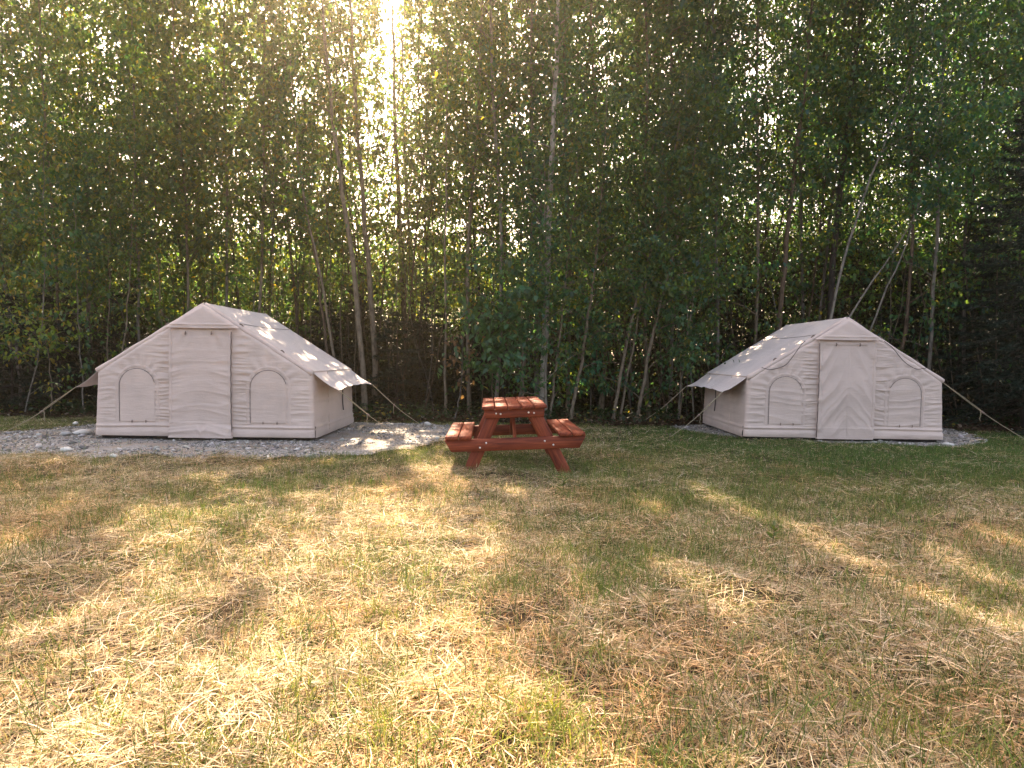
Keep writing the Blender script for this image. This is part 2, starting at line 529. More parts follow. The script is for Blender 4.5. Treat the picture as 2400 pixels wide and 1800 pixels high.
def wall_off(x, z, seed, k=1.0):
    """forward displacement (toward the viewer, local -y is forward) of the front canvas"""
    ax = np.abs(x)
    d = np.clip(hw(z)-ax, 0, None)
    topd = np.clip(((HP-z)*TW/2/(HP-HE) - ax)*.53, 0, None)
    d = np.minimum(d, np.where(z > HE*.7, topd, 9))
    r = .075
    q = np.clip(d/r, 0, 1)
    edge = -r*(1-np.sqrt(1-(1-q)**2))
    warp = (fbm(x*1.5, z*1.5, seed+40, 2)-.5)*.10
    zz = z + warp + .05*(ax-.6)*np.sin(z*5+seed)
    wr = (ridged(x*1.9+seed, zz*18, seed+1)**2.2 + .6*ridged(x*2.6, zz*34, seed+2)**2 - .5)
    side = np.exp(-((ax-.585)/.12)**2)*sstep(.15, .35, z)*(1-.6*sstep(1.25, 1.6, z))
    outer = np.exp(-((ax-1.42)/.13)**2)*sstep(.2, .3, z)*sstep(1.0, .85, z)
    amp = .0045 + .019*side + .011*outer
    # radiating pulls around each window arch
    th = np.arctan2(z-.78, ax-.975); rr = np.hypot(z-.78, ax-.975)
    fan = np.sin(th*17 + 5*vn(x*3, z*3, seed+5))*np.exp(-((rr-.36)/.11)**2)*sstep(.0, .5, th)*.006
    diag = (ridged((x+z*np.sign(x)*.45)*6, (z-ax*.45)*3.2, seed+8)-.5)*sstep(1.0, 1.2, z)*.012
    f1 = .2 + .02*(vn(x*1.3, 0*x, seed+9)-.5)
    skirt = .024*np.exp(-((z-f1)/.016)**2) - .012*np.exp(-((z-f1+.03)/.018)**2) + .02*np.sin(np.clip((f1-z)/f1, 0, 1)*np.pi)*(.6+.8*vn(x*1.2, z*9, seed+12))
    belly = .035*np.sin(np.clip(z/HP, 0, 1)*np.pi)*np.clip(1-(x/BW)**2, 0, 1)
    return k*(amp*wr + fan + diag) + skirt + edge + belly

def grid_panel(xs, zs, fn, back=.0):
    """xs(r,c), zs(r,c) -> verts; fn gives forward offset"""
    y = -fn(xs, zs)
    return np.stack([xs, y, zs], -1)

def wrap_border(P, depth):
    """give a cloth panel a turned edge of real thickness (returns verts, faces)"""
    nr, nc = P.shape[:2]
    ring = [(0, c) for c in range(nc)] + [(r, nc-1) for r in range(1, nr)] + [(nr-1, c) for c in range(nc-2, -1, -1)] + [(r, 0) for r in range(nr-2, 0, -1)]
    ri = np.array([r*nc+c for r, c in ring])
    V = P.reshape(-1, 3)
    B = V[ri] + np.array([0, depth, 0])
    m = len(ri); b0 = len(V)
    j = np.arange(m); k = (j+1) % m
    F = np.concatenate([grid_faces(nr, nc), np.stack([ri[k], ri[j], b0+j, b0+k], -1)])
    return np.concatenate([V, B]), F

def build_tent(name, loc, yaw, seed, label, door_c, door_style, awn, ropes, cords):
    root = empty(name, loc, yaw)
    tag(root, label, 'tent', 'beige canvas tents at the forest edge')
    fn = lambda x, z: wall_off(x, z, seed)
    # front wall
    zs = np.concatenate([np.arange(Z0, HP-.02, .0105), [HP-.008]])
    s = np.linspace(-1, 1, 281); s = np.sign(s)*(1-(1-np.abs(s))**1.25)
    XX = s[None]*hw(zs)[:, None]; ZZ = np.repeat(zs[:, None], len(s), 1)
    V = grid_panel(XX, ZZ, fn)
    # hem tucks back under
    nr, nc = XX.shape
    hem = V[0].copy(); hem[:, 1] += .10; hem[:, 2] = Z0-.012
    Vv = np.concatenate([hem, V.reshape(-1, 3)])
    mesh_obj('front_wall', Vv, grid_faces(nr+1, nc), M['canvas'], root, True)
    # side and back walls
    for sx in (-1, 1):
        ys = np.linspace(.05, TD-.05, 90); zz = np.linspace(Z0-.01, HE+.03, 60)
        A, B = np.meshgrid(ys, zz)
        base = BW + (TW/2-BW)*B/HE
        wr = .010*(ridged(A*1.5, B*11+seed, seed+20+sx)-.5) + .05*np.sin(np.pi*A/TD)*np.sin(np.pi*np.clip(B/HE, 0, 1))
        d = np.minimum(A, TD-A); q = np.clip(d/.075, 0, 1); ed = -.075*(1-np.sqrt(1-(1-q)**2))
        f1 = .02*np.exp(-((B-.2)/.018)**2) + .018*np.sin(np.clip((.2-B)/.2, 0, 1)*np.pi)
        V = np.stack([sx*(base+wr+ed+f1), A, B], -1)
        wl = mesh_obj('side_wall', V.reshape(-1, 3), grid_faces(*A.shape), M['canvas'], root, True)
        # vertical seam and a dark tie tape
        p = np.stack([sx*(np.interp(zz, [0, HE], [BW, TW/2])+.035), np.full(60, .75), zz], -1)
        v, f = tube(p[4:], .006, 5); mesh_obj('seam', v, f, M['canvas_flap'], wl, True)
        zt = np.linspace(.35, .8, 10)
        v, f = tube(np.stack([sx*(np.interp(zt, [0, HE], [BW, TW/2])+.075), 1.55+.03*np.sin(zt*9), zt], -1), .011, 5)
        mesh_obj('tie_tape', v, f, M['zip'], wl, True)
    XX2 = XX[::3, ::6]; ZZ2 = ZZ[::3, ::6]
    V = np.stack([XX2, TD-.02+0*XX2, ZZ2], -1)
    mesh_obj('back_wall', V.reshape(-1, 3), grid_faces(*XX2.shape)[:, ::-1], M['canvas'], root, True)
    # roof slopes
    for sx in (-1, 1):
        u = np.linspace(0, 1, 70); yv = np.linspace(-.005, TD, 90)
        A, B = np.meshgrid(u, yv)
        x = A*TW/2; z = HP - A*(HP-HE)
        sag = -.032*np.sin(np.pi*np.clip(B/TD, 0, 1))*np.sin(np.pi*np.clip(A, 0.02, 1)) + .007*(fbm(A*5, B*2.5, seed+60+sx, 3)-.5)
        rib = .010*np.exp(-((B-.05)/.05)**2) + .008*np.exp(-((B-TD+.05)/.05)**2)
        nx, nz = .53, .848
        o = sag+rib+.012
        roundy = np.where(B < .03, -.02*(1-B/.03)**2, 0)
        V = np.stack([sx*(x+nx*o), B, z+nz*o+roundy+.01*(A < .01)], -1)
        F = grid_faces(*A.shape)
        rf = mesh_obj('roof', V.reshape(-1, 3), F if sx > 0 else F[:, ::-1], M['roof'], root, True)
        ii = np.argmin(np.abs(u-.27))
        v, f = tube(V[1:, ii] + np.array([0, 0, .003]), .0045, 5); mesh_obj('seam', v, f, M['toggle'], rf, True)
        # rounded beam along the front edge
        t = np.linspace(0, 1, 24)
        p = np.stack([sx*t*TW/2, np.full(24, .035), HP-t*(HP-HE)-.008], -1)
        v, f = tube(p, .042 + .004*np.sin(t*21), 10); mesh_obj('roof_beam', v, f, M['canvas_flap'], root, True)
        # little toggles on the roof edge
        for tt in (.34, .72):
            p0 = np.array([sx*tt*TW/2, .02, HP-tt*(HP-HE)+.035])
            v, f = tube([p0+[-.035*sx, 0, .012], p0+[0, 0, .016], p0+[.035*sx, -.01, -.012]], [.009, .011, .008], 6)
            mesh_obj('toggle', v, f, M['toggle'], rf, True)
    # gable flap over the door
    zg = np.concatenate([np.linspace(1.652, 1.70, 8), np.linspace(1.71, HP-.015, 34)]); s2 = np.linspace(-1, 1, 80)
    hwg = (HP-zg)/(HP-HE)*TW/2*.985
    XX = s2[None]*hwg[:, None]; ZZ = np.repeat(zg[:, None], 80, 1) - .012*(1-np.abs(s2[None])**2)*sstep(1.8, 1.65, zg)[:, None]
    def fg(x, z):
        q = (z-1.652)/(HP-1.652)
        d = np.clip((HP-z)/(HP-HE)*TW/2 - np.abs(x), 0, None)*.53
        ed = -.05*(1-np.sqrt(1-(1-np.clip(d/.06, 0, 1))**2))
        return .062*(1-q)**.6 + .045 + ed + .010*(ridged(x*3, z*9+x*3, seed+31)-.5) + .012*np.exp(-((z-1.70)/.012)**2)*(.4+1.1*vn(x*9, z*0, seed+3))
    V, F = wrap_border(grid_panel(XX, ZZ, fg), .02)
    mesh_obj('gable_flap', V, F, M['canvas_flap'], root, True)
    # door
    dz = np.concatenate([np.linspace(.03, .06, 4), np.arange(.072, 1.635, .012)]); dx = np.linspace(-1, 1, 110)
    DW = .455
    XX = np.repeat(dx[None]*DW, len(dz), 0); ZZ = np.repeat(dz[:, None], 110, 1)
    if door_style == 'taut':
        XX = XX + .012*sstep(.25, 0, ZZ)*dx[None]
        def fd(x, z):
            xx = (x)/DW
            zz = z + (fbm(x*1.5, z*1.5, seed+70, 2)-.5)*.12 + .03*np.abs(xx)
            w_ = ridged(x*1.3+3, zz*11, seed+71)**2.2 + .5*ridged(x*2.2, zz*19, seed+72)**2 - .5
            a_ = (.006 + .013*np.abs(xx)**1.5)*(1-.5*sstep(1.0, 1.4, z))
            low = sstep(.26, .12, z)
            v_ = .018*(ridged((x-.05+np.abs(x-.05)*.0), (z*4-np.abs(x-.02)*5), seed+73)-.5)*low*2
            top = .009*np.sin((np.abs(x)-(1.63-z)*.45)*34)*np.exp(-((1.55-z)/.16)**2)*np.exp(-((np.abs(xx)-.6)/.3)**2)
            hemb = .007*np.exp(-((z-.255)/.010)**2)
            return w_*a_ + v_ + top + hemb + .035*low
    else:
        def fd(x, z):
            xx = x/DW
            xm = x - .02 + .05*(vn(z*2.3, z*0, seed+1)-.5)
            q = z + 1.35*np.sqrt(xm*xm + .006) + .16*(fbm(x*3, z*1.6, seed+4, 2)-.5)
            v_ = (ridged(q*2.7 + .3, np.sign(xm)*1.7 + x*1.1, seed+5)**1.8 + .45*ridged(q*6.3, x*1.5, seed+6)**2 - .55)
            v_ = v_*.045*(.45+.55*np.abs(xx)**.6)*sstep(.03, .2, z)*(1-.5*sstep(1.35, 1.55, z))
            v_ = v_ + .02*np.sin(np.clip((z-.1)/1.5, 0, 1)*np.pi)*(1-xx**2)*(vn(z*1.7, z*0, seed+2)-.3)
            side = .012*(ridged(x*3, z*15, seed+75)-.5)*sstep(.72, .95, np.abs(xx))
            fine = .003*(fbm(x*8, z*8, seed+77, 3)-.5)
            bar = .016*np.exp(-((z-1.578)/.012)**2)*(np.abs(xx+.05) < .72)
            hemb = .006*np.exp(-((z-.21)/.008)**2)
            return v_ + side + fine + bar + hemb + .03*sstep(.35, .05, z) - .01
    def fdoor(x, z):
        e = np.clip((DW-np.abs(x))/.02, 0, 1)
        # follow the bulge of the wall only in the large
        sm = .035*np.sin(np.clip(z/HP, 0, 1)*np.pi)*np.clip(1-(x/BW)**2, 0, 1)
        return sm + .030 + .006*e + fd(x, z)
    P = grid_panel(XX, ZZ, fdoor); P[..., 0] += door_c
    V, F = wrap_border(P, .055)
    dr = mesh_obj('door_flap', V, F, M['canvas_flap'], root, True)
    zz = np.linspace(.06, 1.60, 40)
    edge_x = DW+.006 if door_style == 'taut' else -DW-.006
    v, f = tube(np.stack([door_c+edge_x+.003*np.sin(zz*40), -.045+0*zz-.035*np.sin(zz/HP*np.pi), zz], -1), .0055, 5)
    mesh_obj('zipper', v, f, M['zip'], dr, True)
    for sx in (-1, 1):      # welt strips down both sides of the door
        zw = np.linspace(.25, 1.62, 60)
        o = DW-.05
        pts = np.stack([np.stack([door_c+sx*(o+q*.055)+0*zw, -(fdoor(np.full(60, sx*(o-.01)), zw)*1.0+.006*math.sin(math.pi*min(1, max(0, q*1.0)))+.006+.006*(vn(zw*30, zw*0+q, seed+90)-.5)), zw], -1) for q in np.linspace(0, 1, 6)], 1)
        pts[:, 0, 1] += .012; pts[:, -1, 1] += .02
        mesh_obj('welt', pts.reshape(-1, 3), grid_faces(60, 6) if sx > 0 else grid_faces(60, 6), M['canvas_flap'], dr, True)
    for tx in (-.2, .18):
        v, f = tube([[door_c+tx, -.085, 1.60], [door_c+tx+.004, -.092, 1.575], [door_c+tx-.004, -.088, 1.545]], [.006, .013, .007], 6)
        mesh_obj('toggle', v, f, M['toggle'], dr, True)
    # windows
    for sx in (-1, 1):
        cx = sx*.975 + (.0 if sx < 0 else -.02); wh = .262
        zl, za = .255, .775
        zr = np.concatenate([np.linspace(zl, za, 48), za + wh*np.sin(np.linspace(0, 1, 26)[1:]*np.pi/2*.985)])
        half = np.where(zr <= za, wh, np.sqrt(np.maximum(wh*wh-(zr-za)**2, 1e-6)))
        sw = np.linspace(-1, 1, 50)
        XX = cx + sw[None]*half[:, None]; ZZ = np.repeat(zr[:, None], 50, 1)
        wk = .35 if door_style == 'taut' else .9
        def fw(x, z):
            sm = wall_off(x, z, seed, .25)
            zz = z + .12*(x-cx)*sx*(-1 if door_style != 'taut' else .3) + .04*(vn(x*3, z*3, seed+50)-.5)
            return sm + .006 + wk*.011*(ridged(x*1.2+sx, zz*9.5, seed+51+sx)**2-.4)
        V, F = wrap_border(grid_panel(XX, ZZ, fw), .014)
        wn = mesh_obj('window', V, F, M['canvas'], root, True)
        # arch path
        a = np.linspace(np.pi, 0, 40)
        path = [(cx-wh, z) for z in np.linspace(zl, za, 20)[:-1]] + [(cx+wh*math.cos(t), za+wh*math.sin(t)) for t in a] + [(cx+wh, z) for z in np.linspace(za, zl, 20)[1:]]
        path = np.array(path)
        cxy = np.array([cx, .62])
        nrm = np.where((path[:, 1] <= za)[:, None], np.stack([np.sign(path[:, 0]-cx), 0*path[:, 0]], -1), (path-[cx, za])/wh)
        dark = path[:56] if (door_style == 'taut' or sx < 0) else path[24:]
        nd = nrm[:56] if (door_style == 'taut' or sx < 0) else nrm[24:]
        q = dark + nd*.004
        v, f = tube(np.stack([q[:, 0], -(wall_off(q[:, 0], q[:, 1], seed, .3)+.0085), q[:, 1]], -1), .0034, 5)
        mesh_obj('zipper', v, f, M['zip'], wn, True)
        strip = []
        for qi, o in enumerate(np.linspace(.014, .078, 6)):
            p = path + nrm*o
            h = .001 + .0035*math.sin(math.pi*(qi+.3)/5.6)
            strip.append(np.stack([p[:, 0], -(wall_off(p[:, 0], p[:, 1], seed, .45)+h+.005*(vn(np.arange(len(p))*.9, np.full(len(p), o*30), seed+91)-.5)) + (.02 if qi in (0, 5) else 0), p[:, 1]], -1))
        S = np.stack(strip, 1)
        mesh_obj('trim', S.reshape(-1, 3), grid_faces(len(path), 6), M['canvas_flap'], wn, True)
        for tx in (-.075, .13):
            z_ = .262
            y_ = -float(wall_off(np.array([cx+tx]), np.array([z_]), seed, .3)[0])-.022
            v, f = tube([[cx+tx, y_, z_+.022], [cx+tx+.003, y_-.006, z_], [cx+tx, y_, z_-.02]], [.006, .008, .006], 6)
            mesh_obj('toggle', v, f, M['toggle'], wn, True)
    # groundsheet showing as a dark line under the hem
    b = .09
    V = np.array([[-BW+b, b*.6, 0], [BW-b, b*.6, 0], [BW-b, TD-b, 0], [-BW+b, TD-b, 0], [-BW+b, b*.6, .06], [BW-b, b*.6, .06], [BW-b, TD-b, .06], [-BW+b, TD-b, .06]])
    mesh_obj('groundsheet', V, np.array([[0, 1, 5, 4], [1, 2, 6, 5], [2, 3, 7, 6], [3, 0, 4, 7], [4, 5, 6, 7], [3, 2, 1, 0]]), M['mat'], root)
    # awnings
    inv = Matrix.Rotation(-yaw, 4, 'Z') @ Matrix.Translation((-loc[0], -loc[1], -loc[2]))
    for sx, out, drop in awn:
        u = np.linspace(0, 1, 26); yv = np.linspace(.06, TD-.06, 70)
        A, B = np.meshgrid(u, yv)
        tt = (B-.06)/(TD-.12)
        pull = .07*np.sin(np.pi*tt)*A
        x = TW/2 - .015 + A*(out) - pull*.6
        z = HE + .022 - A*drop - .035*np.sin(np.pi*A)*.6 + .03*np.sin(np.pi*tt)*A + .012*(ridged(B*3.2+A, A*1.6, seed+95)-.5)*A*2
        V = np.stack([sx*x, B, z], -1)
        V = np.concatenate([V.reshape(-1, 3), V.reshape(-1, 3)-[0, 0, .004]])
        F = grid_faces(*A.shape); n0 = A.size
        e = np.arange(70)*26+25
        rim = np.stack([e[:-1], e[1:], e[1:]+n0, e[:-1]+n0], -1)
        e2 = np.arange(26); rim2 = np.stack([e2[1:], e2[:-1], e2[:-1]+n0, e2[1:]+n0], -1)
        mesh_obj('awning', V, np.concatenate([F, F[:, ::-1]+n0, rim, rim2]), M['roof'], root, True)
    # guy ropes with pegs
    for p0, gp, dk in ropes:
        g3 = np.array(inv @ Vector((gp[0], gp[1], float(gz(gp[0], gp[1]))+.03)))
        p0 = np.array(p0, float)
        t = np.linspace(0, 1, 20)[:, None]
        path = p0*(1-t) + g3*t; path[:, 2] -= .05*np.sin(np.pi*t[:, 0])
        v, f = tube(path, .0048, 6); rp = mesh_obj('guy_rope', v, f, M['rope'], root, True)
        m = path[8]
        v, f = tube([m, m+(path[9]-m)*.5, path[9]], [.014, .017, .013], 6); mesh_obj('rope_slider', v, f, M['toggle'], rp, True)
        v, f = tube([m, m+[.01, 0, -.06], m+[.0, .01, -.13], m+[.012, .01, -.17]], .005, 5); mesh_obj('rope_tail', v, f, M['rope'], rp, True)
        v, f = tube([path[8]+[0, -.01, .012], path[5]+[0, -.012, .016], path[2]+[0, -.005, .008], path[0]], .005, 5); mesh_obj('rope_return', v, f, M['rope'], rp, True)
        v, f = tube([g3+[0, 0, -.08], g3+[.0, 0, .045], g3+[.02, 0, .06]], [.008, .008, .006], 6); mesh_obj('peg', v, f, M['toggle'], rp, True)
    for c in cords:
        pts = np.array(c, float)
        # smooth the hanging cord
        t = np.linspace(0, len(pts)-1, 30); s_ = np.stack([np.interp(t, range(len(pts)), pts[:, i]) for i in range(3)], -1)
        for _ in range(4): s_[1:-1] = (s_[:-2]+2*s_[1:-1]+s_[2:])/4
        v, f = tube(s_, .0052, 5); mesh_obj('hanging_cord', v, f, M['rope_dark'], root, True)
    return root

LT, LYAW = (-4.5504, 10.2193, .0224), .0063
RT, RYAW = (5.4445, 11.2937, .02), -.0158
def rope_to(px, py): return ground_at(px, py)
def tent_px(loc, px, py, off=-.06):
    p = at(px, py, loc[1]+off); return (p[0]-loc[0], off, p[2]-loc[2])
build_tent('canvas_tent', LT, LYAW, 11, 'beige canvas tent with tautly zipped door, left of the picnic table', -.035, 'taut',
           [(1, .40, .275), (-1, .36, .285)],
           [((TW/2+.385, .06, HE-.25), rope_to(945, 1030), 0), ((TW/2+.385, TD-.06, HE-.25), rope_to(992, 1004), 1), ((-TW/2-.345, .06, HE-.26), rope_to(2, 1022), 0), ((-TW/2-.345, TD-.06, HE-.26), (-8.0, 13.2), 1)], [])
build_tent('canvas_tent', RT, RYAW, 37, 'beige canvas tent with loose draping door flap, right of the picnic table', -.005, 'loose',
           [(-1, .41, .265)],
           [((-TW/2-.395, .06, HE-.24), rope_to(1570, 1028), 0), ((-TW/2-.395, TD-.06, HE-.24), rope_to(1500, 996), 1), ((TW/2-.01, .04, HE-.01), rope_to(2425, 1046), 0), ((TW/2-.01, TD-.04, HE-.01), (8.6, 14.0), 1)],
           [[tent_px(RT, *q) for q in ((1786, 861), (1806, 868), (1843, 858), (1866, 826), (1880, 806), (1888, 799))],
            [tent_px(RT, *q) for q in ((2171, 862), (2146, 867), (2117, 848), (2092, 815), (2080, 806), (2072, 800))]])

# ------------------------------------------------------------------ picnic table
def board(L, W, T, cut0=0, cut1=0, seed=0):
    """a bevelled plank along +x, centred on y,z; cut = slant of each end (x shift over the width)"""
    b = .006
    prof = np.array([[-W/2+b, -T/2], [W/2-b, -T/2], [W/2, -T/2+b], [W/2, T/2-b], [W/2-b, T/2], [-W/2+b, T/2], [-W/2, T/2-b], [-W/2, -T/2+b]])
    r = np.random.default_rng(seed)
    rows = []; U = []
    st = [0, b, *np.linspace(.15, .85, 5)*L, L-b, L]
    off = r.random(2)*40
    for i, x in enumerate(st):
        s = 1 if 0 < i < len(st)-1 else .96
        p = prof*s
        tt = p[:, 0]/W
        xx = x + np.where(i < len(st)/2, cut0*tt, cut1*tt) + (r.random()-.5)*.0
        wob = .0018*(r.random(2)-.5)
        rows.append(np.stack([np.broadcast_to(xx, (8,)), p[:, 0]+wob[0], p[:, 1]+wob[1]], -1))
        U.append(np.stack([np.broadcast_to(x, (8,))+off[0], p[:, 0]+p[:, 1]*.7+off[1]], -1))
    V = np.concatenate(rows); n = len(st)
    i = np.arange(n-1)[:, None]*8; j = np.arange(8)[None]; k = (j+1) % 8
    F = np.stack([i+j, i+k, i+k+8, i+j+8], -1).reshape(-1, 4)
    e = (n-1)*8
    cap0 = np.array([[0, q+1, q] for q in range(1, 7)]); cap1 = np.array([[e, e+q, e+q+1] for q in range(1, 7)])
    return V, [F, cap0, cap1], np.concatenate(U)

def xf(V, origin, xaxis, yaxis):
    xa = np.array(xaxis, float); xa /= np.linalg.norm(xa)
    ya = np.array(yaxis, float); ya -= xa*(ya @ xa); ya /= np.linalg.norm(ya)
    za = np.cross(xa, ya)
    return np.array(origin, float) + V[:, :1]*xa + V[:, 1:2]*ya + V[:, 2:3]*za

tb = empty('picnic_table', (.066, 7.58, .01), .035, -.045)
tag(tb, 'reddish brown wooden picnic table with attached benches on the grass between the two tents', 'picnic table')
TL, HT, HS = 1.67, .764, .446
bd = Buf()
for i in range(5):
    xc = -.362+.0715 + i*(.724-.143)/4
    V, F, U = board(TL + .012*math.sin(i*2.3), .134, .040, seed=i)
    bd.add(xf(V, (xc, .006*math.sin(i*5), HT-.02 + .002*math.sin(i*3.1)), (0, 1, 0), (-1, 0, 0)), F, uv=U)
bd.build('tabletop', M['wood'], tb)
for sx in (-1, 1):
    bd = Buf()
    for i in range(2):
        xc = sx*(.774-.0715 - i*.149)
        V, F, U = board(TL, .138, .040, seed=20+i+sx)
        bd.add(xf(V, (xc, .004*i, HS-.02), (0, 1, 0), (-1, 0, 0)), F, uv=U)
    bd.build('bench_seat', M['wood'], tb)
for fi, yf in enumerate((.10, TL-.10)):
    sg = 1 if fi == 0 else -1
    def bolt(parent, x, y, z):
        v, f = tube([[x, y, z], [x, y-sg*.006, z], [x, y-sg*.010, z]], [.011, .011, .006], 10)
        mesh_obj('bolt', v, f, M['bolt'], parent, True)
    # legs
    for sx in (-1, 1):
        top = np.array([sx*.20, yf+sg*.019, HT-.045]); bot = np.array([sx*.555, yf+sg*.019, -.03])
        L = np.linalg.norm(bot-top); dx = (bot-top)/L
        V, F, U = board(L, .139, .038, seed=40+fi*2+sx)
        V = V.copy()
        # trim both ends level
        sl = dx[0]/-dx[2]
        V[:, 0] += np.where(np.abs(V[:, 0]-L/2) > L/2-.03, -V[:, 1]*(sl), 0)
        V = xf(V, top, dx, (dx[2], 0, -dx[0]))
        V[:, 2] = np.clip(V[:, 2], -.05, HT-.042)
        mesh_obj('leg', V, F if isinstance(F, np.ndarray) else F, M['wood'], tb, uv=U)
    # crosspiece under the top
    V, F, U = board(.66, .095, .038, seed=60+fi)
    V[:, 0] += np.where(V[:, 0] < .33, 1, -1)*np.clip(-V[:, 1]+.0, -1, 1)*.12
    cp = mesh_obj('crosspiece', xf(V, (-.33, yf-sg*.0205, HT-.042-.0475), (1, 0, 0), (0, 0, 1)), F, M['wood'], tb, uv=U)
    for bx in (-.205, -.155, .155, .215): bolt(cp, bx, yf-sg*.0395, HT-.088+.004*math.sin(bx*50))
    # seat support
    V, F, U = board(1.50, .138, .038, seed=70+fi)
    V[:, 0] += np.where(V[:, 0] < .75, 1, -1)*(-V[:, 1])*.55
    sp = mesh_obj('seat_support', xf(V, (-.75, yf-sg*.0205, HS-.042-.069), (1, 0, 0), (0, 0, 1)), F, M['wood'], tb, uv=U)
    for bx, bz in ((-.395, -.03), (-.325, .02), (.325, .02), (.42, -.025)): bolt(sp, bx, yf-sg*.0395, HS-.11+bz)
for yf, y2 in ((TL*.46, .14), (TL*.54, TL-.14)):
    top = np.array([0, yf, HT-.05]); bot = np.array([0, y2, HS-.14]); L = np.linalg.norm(bot-top)
    V, F, U = board(L, .085, .038, seed=int(yf*100))
    mesh_obj('brace', xf(V, top, bot-top, (0, (bot-top)[2], -(bot-top)[1])), F, M['wood'], tb, uv=U)
V, F, U = board(.68, .085, .038, seed=91)
mesh_obj('crosspiece', xf(V, (-.34, TL/2, HT-.085), (1, 0, 0), (0, 0, 1)), F, M['wood'], tb, uv=U)

# ------------------------------------------------------------------ where the sun gets through the canopy
LIT_POLY = [(-400, 1560), (0, 1470), (180, 1330), (330, 1210), (430, 1120), (620, 1105), (900, 1150), (1090, 1165), (1140, 1230), (1130, 1300), (1230, 1480), (1420, 1640), (1600, 1860), (1500, 2400), (-900, 2400)]
LIT_SEG = [((1030, 1125), (1080, 1140), 30), ((1180, 1138), (1215, 1150), 26), ((1510, 1175), (1570, 1210), 22), ((1640, 1160), (1840, 1235), 17), ((1840, 1235), (2150, 1390), 20), ((2150, 1390), (2450, 1520), 26),
           ((1560, 1335), (1760, 1470), 34), ((1320, 1290), (1420, 1460), 26), ((2190, 1290), (2450, 1400), 26), ((960, 1075), (1060, 1100), 26), ((480, 1200), (560, 1180), 20), ((2290, 1240), (2420, 1290), 15), ((0, 1290), (60, 1280), 20),
           ((950, 1020), (990, 1035), 18), ((1480, 1730), (1800, 1830), 20)]
def lit_at(x, y):
    """0..1: how open the canopy is along the sun ray that meets the lawn at x, y"""
    q = project(np.stack([x, y, 0*x], -1))
    px, py = q[:, 0], q[:, 1]
    wob = 46*(fbm(x*1.3, y*1.3, 301, 3)-.5)*2
    front = y > 1.2
    v = 0.0
    for ox, oy in ((0, 0), (70, 20), (-70, -20), (30, -45), (-30, 45), (110, -20), (-110, 25)):
        v = v + in_poly(px+wob+ox, py+wob*.6+oy, LIT_POLY)/7.0
    v = v*front
    for s0, s1, wd in LIT_SEG:
        d = seg_dist(px+wob*.5, py+wob*.3, s0, s1)
        v = np.maximum(v, sstep(wd*1.25, wd*.6, d)*front)
    v = v*(.84+.16*sstep(2.2, 4.2, y))
    v = np.where(y <= 1.4, .55*sstep(3.0, -.5, x)*(.5+.8*fbm(x*.9, y*.5, 305, 2)), v)
    return v

def dapple_at(P):
    """patchy openings for the sun flecks on the tent roofs, the benches and the gravel"""
    t = P[:, 2]/SDIR[2]
    v = np.zeros(len(P))
    for h in (1.5,):
        g = P - SDIR*((P[:, 2]-h)/SDIR[2])[:, None]
        n = (.6*vn(g[:, 0]*7, g[:, 1]*2.6, 401)+.4*vn(g[:, 0]*16, g[:, 1]*6, 402) > .56)*1.0
        a = ((g[:, 0] > -4.5) & (g[:, 0] < -2.6) & (g[:, 1] > 10.4) & (g[:, 1] < 13.4))
        b = ((g[:, 0] > 3.7) & (g[:, 0] < 5.2) & (g[:, 1] > 11.2) & (g[:, 1] < 14)) & (vn(g[:, 0]*2.6, g[:, 1]*1.7, 405) > .45)
        v = np.maximum(v, (a | b)*n)
    g = P - SDIR*((P[:, 2]-.5)/SDIR[2])[:, None]
    c = (g[:, 0] > -.8) & (g[:, 0] < .9) & (g[:, 1] > 7.5) & (g[:, 1] < 9.4) & (vn(g[:, 0]*5, g[:, 1]*2.6, 409) > .62)
    d = (g[:, 0] > -3) & (g[:, 0] < -.8) & (g[:, 1] > 9.8) & (g[:, 1] < 12.5) & (vn(g[:, 0]*3, g[:, 1]*2, 411) > .6)
    return np.maximum(v, (c | d)*1.0)

def keep_leaf(P, r):
    g = P[:, :2] - SDIR[:2]*(P[:, 2]/SDIR[2])[:, None]
    lit = np.maximum(lit_at(g[:, 0], g[:, 1]), dapple_at(P))
    cl = .62*vn(g[:, 0]*3.6, g[:, 1]*1.7, 331) + .38*vn(g[:, 0]*8.0, g[:, 1]*4.0, 333)
    opening = sstep(-.10, .10, lit*1.0 - .58 - (cl-.5)*1.6)
    return r.random(len(P)) > opening*LIT_CUT
LIT_CUT = .92

# ------------------------------------------------------------------ leaves
def leaves(P, L, Wd, az, pitch, roll, colr):
    """folded six-point blades; P base points, pitch<0 hangs down"""
    n = len(P)
    ca, sa, cp, sp, cr, sr = np.cos(az), np.sin(az), np.cos(pitch), np.sin(pitch), np.cos(roll), np.sin(roll)
    T = np.stack([ca*cp, sa*cp, sp], -1)
    S0 = np.stack([-sa, ca, 0*az], -1)
    U0 = np.cross(T, S0)
    S = S0*cr[:, None] + U0*sr[:, None]
    U = np.cross(T, S)
    t = np.array([0, .30, .68, 1, .68, .30]); s = np.array([0, .5, .36, 0, -.36, -.5]); u = np.array([0, .16, .10, -.12, .10, .16])
    V = P[:, None] + L[:, None, None]*t[None, :, None]*T[:, None] + Wd[:, None, None]*(s[None, :, None]*S[:, None] + u[None, :, None]*U[:, None])
    b = (np.arange(n)*6)[:, None]
    F = np.concatenate([b+np.array([0, 1, 2, 3]), b+np.array([0, 3, 4, 5])])
    return V.reshape(-1, 3), F, np.repeat(colr, 6, 0)

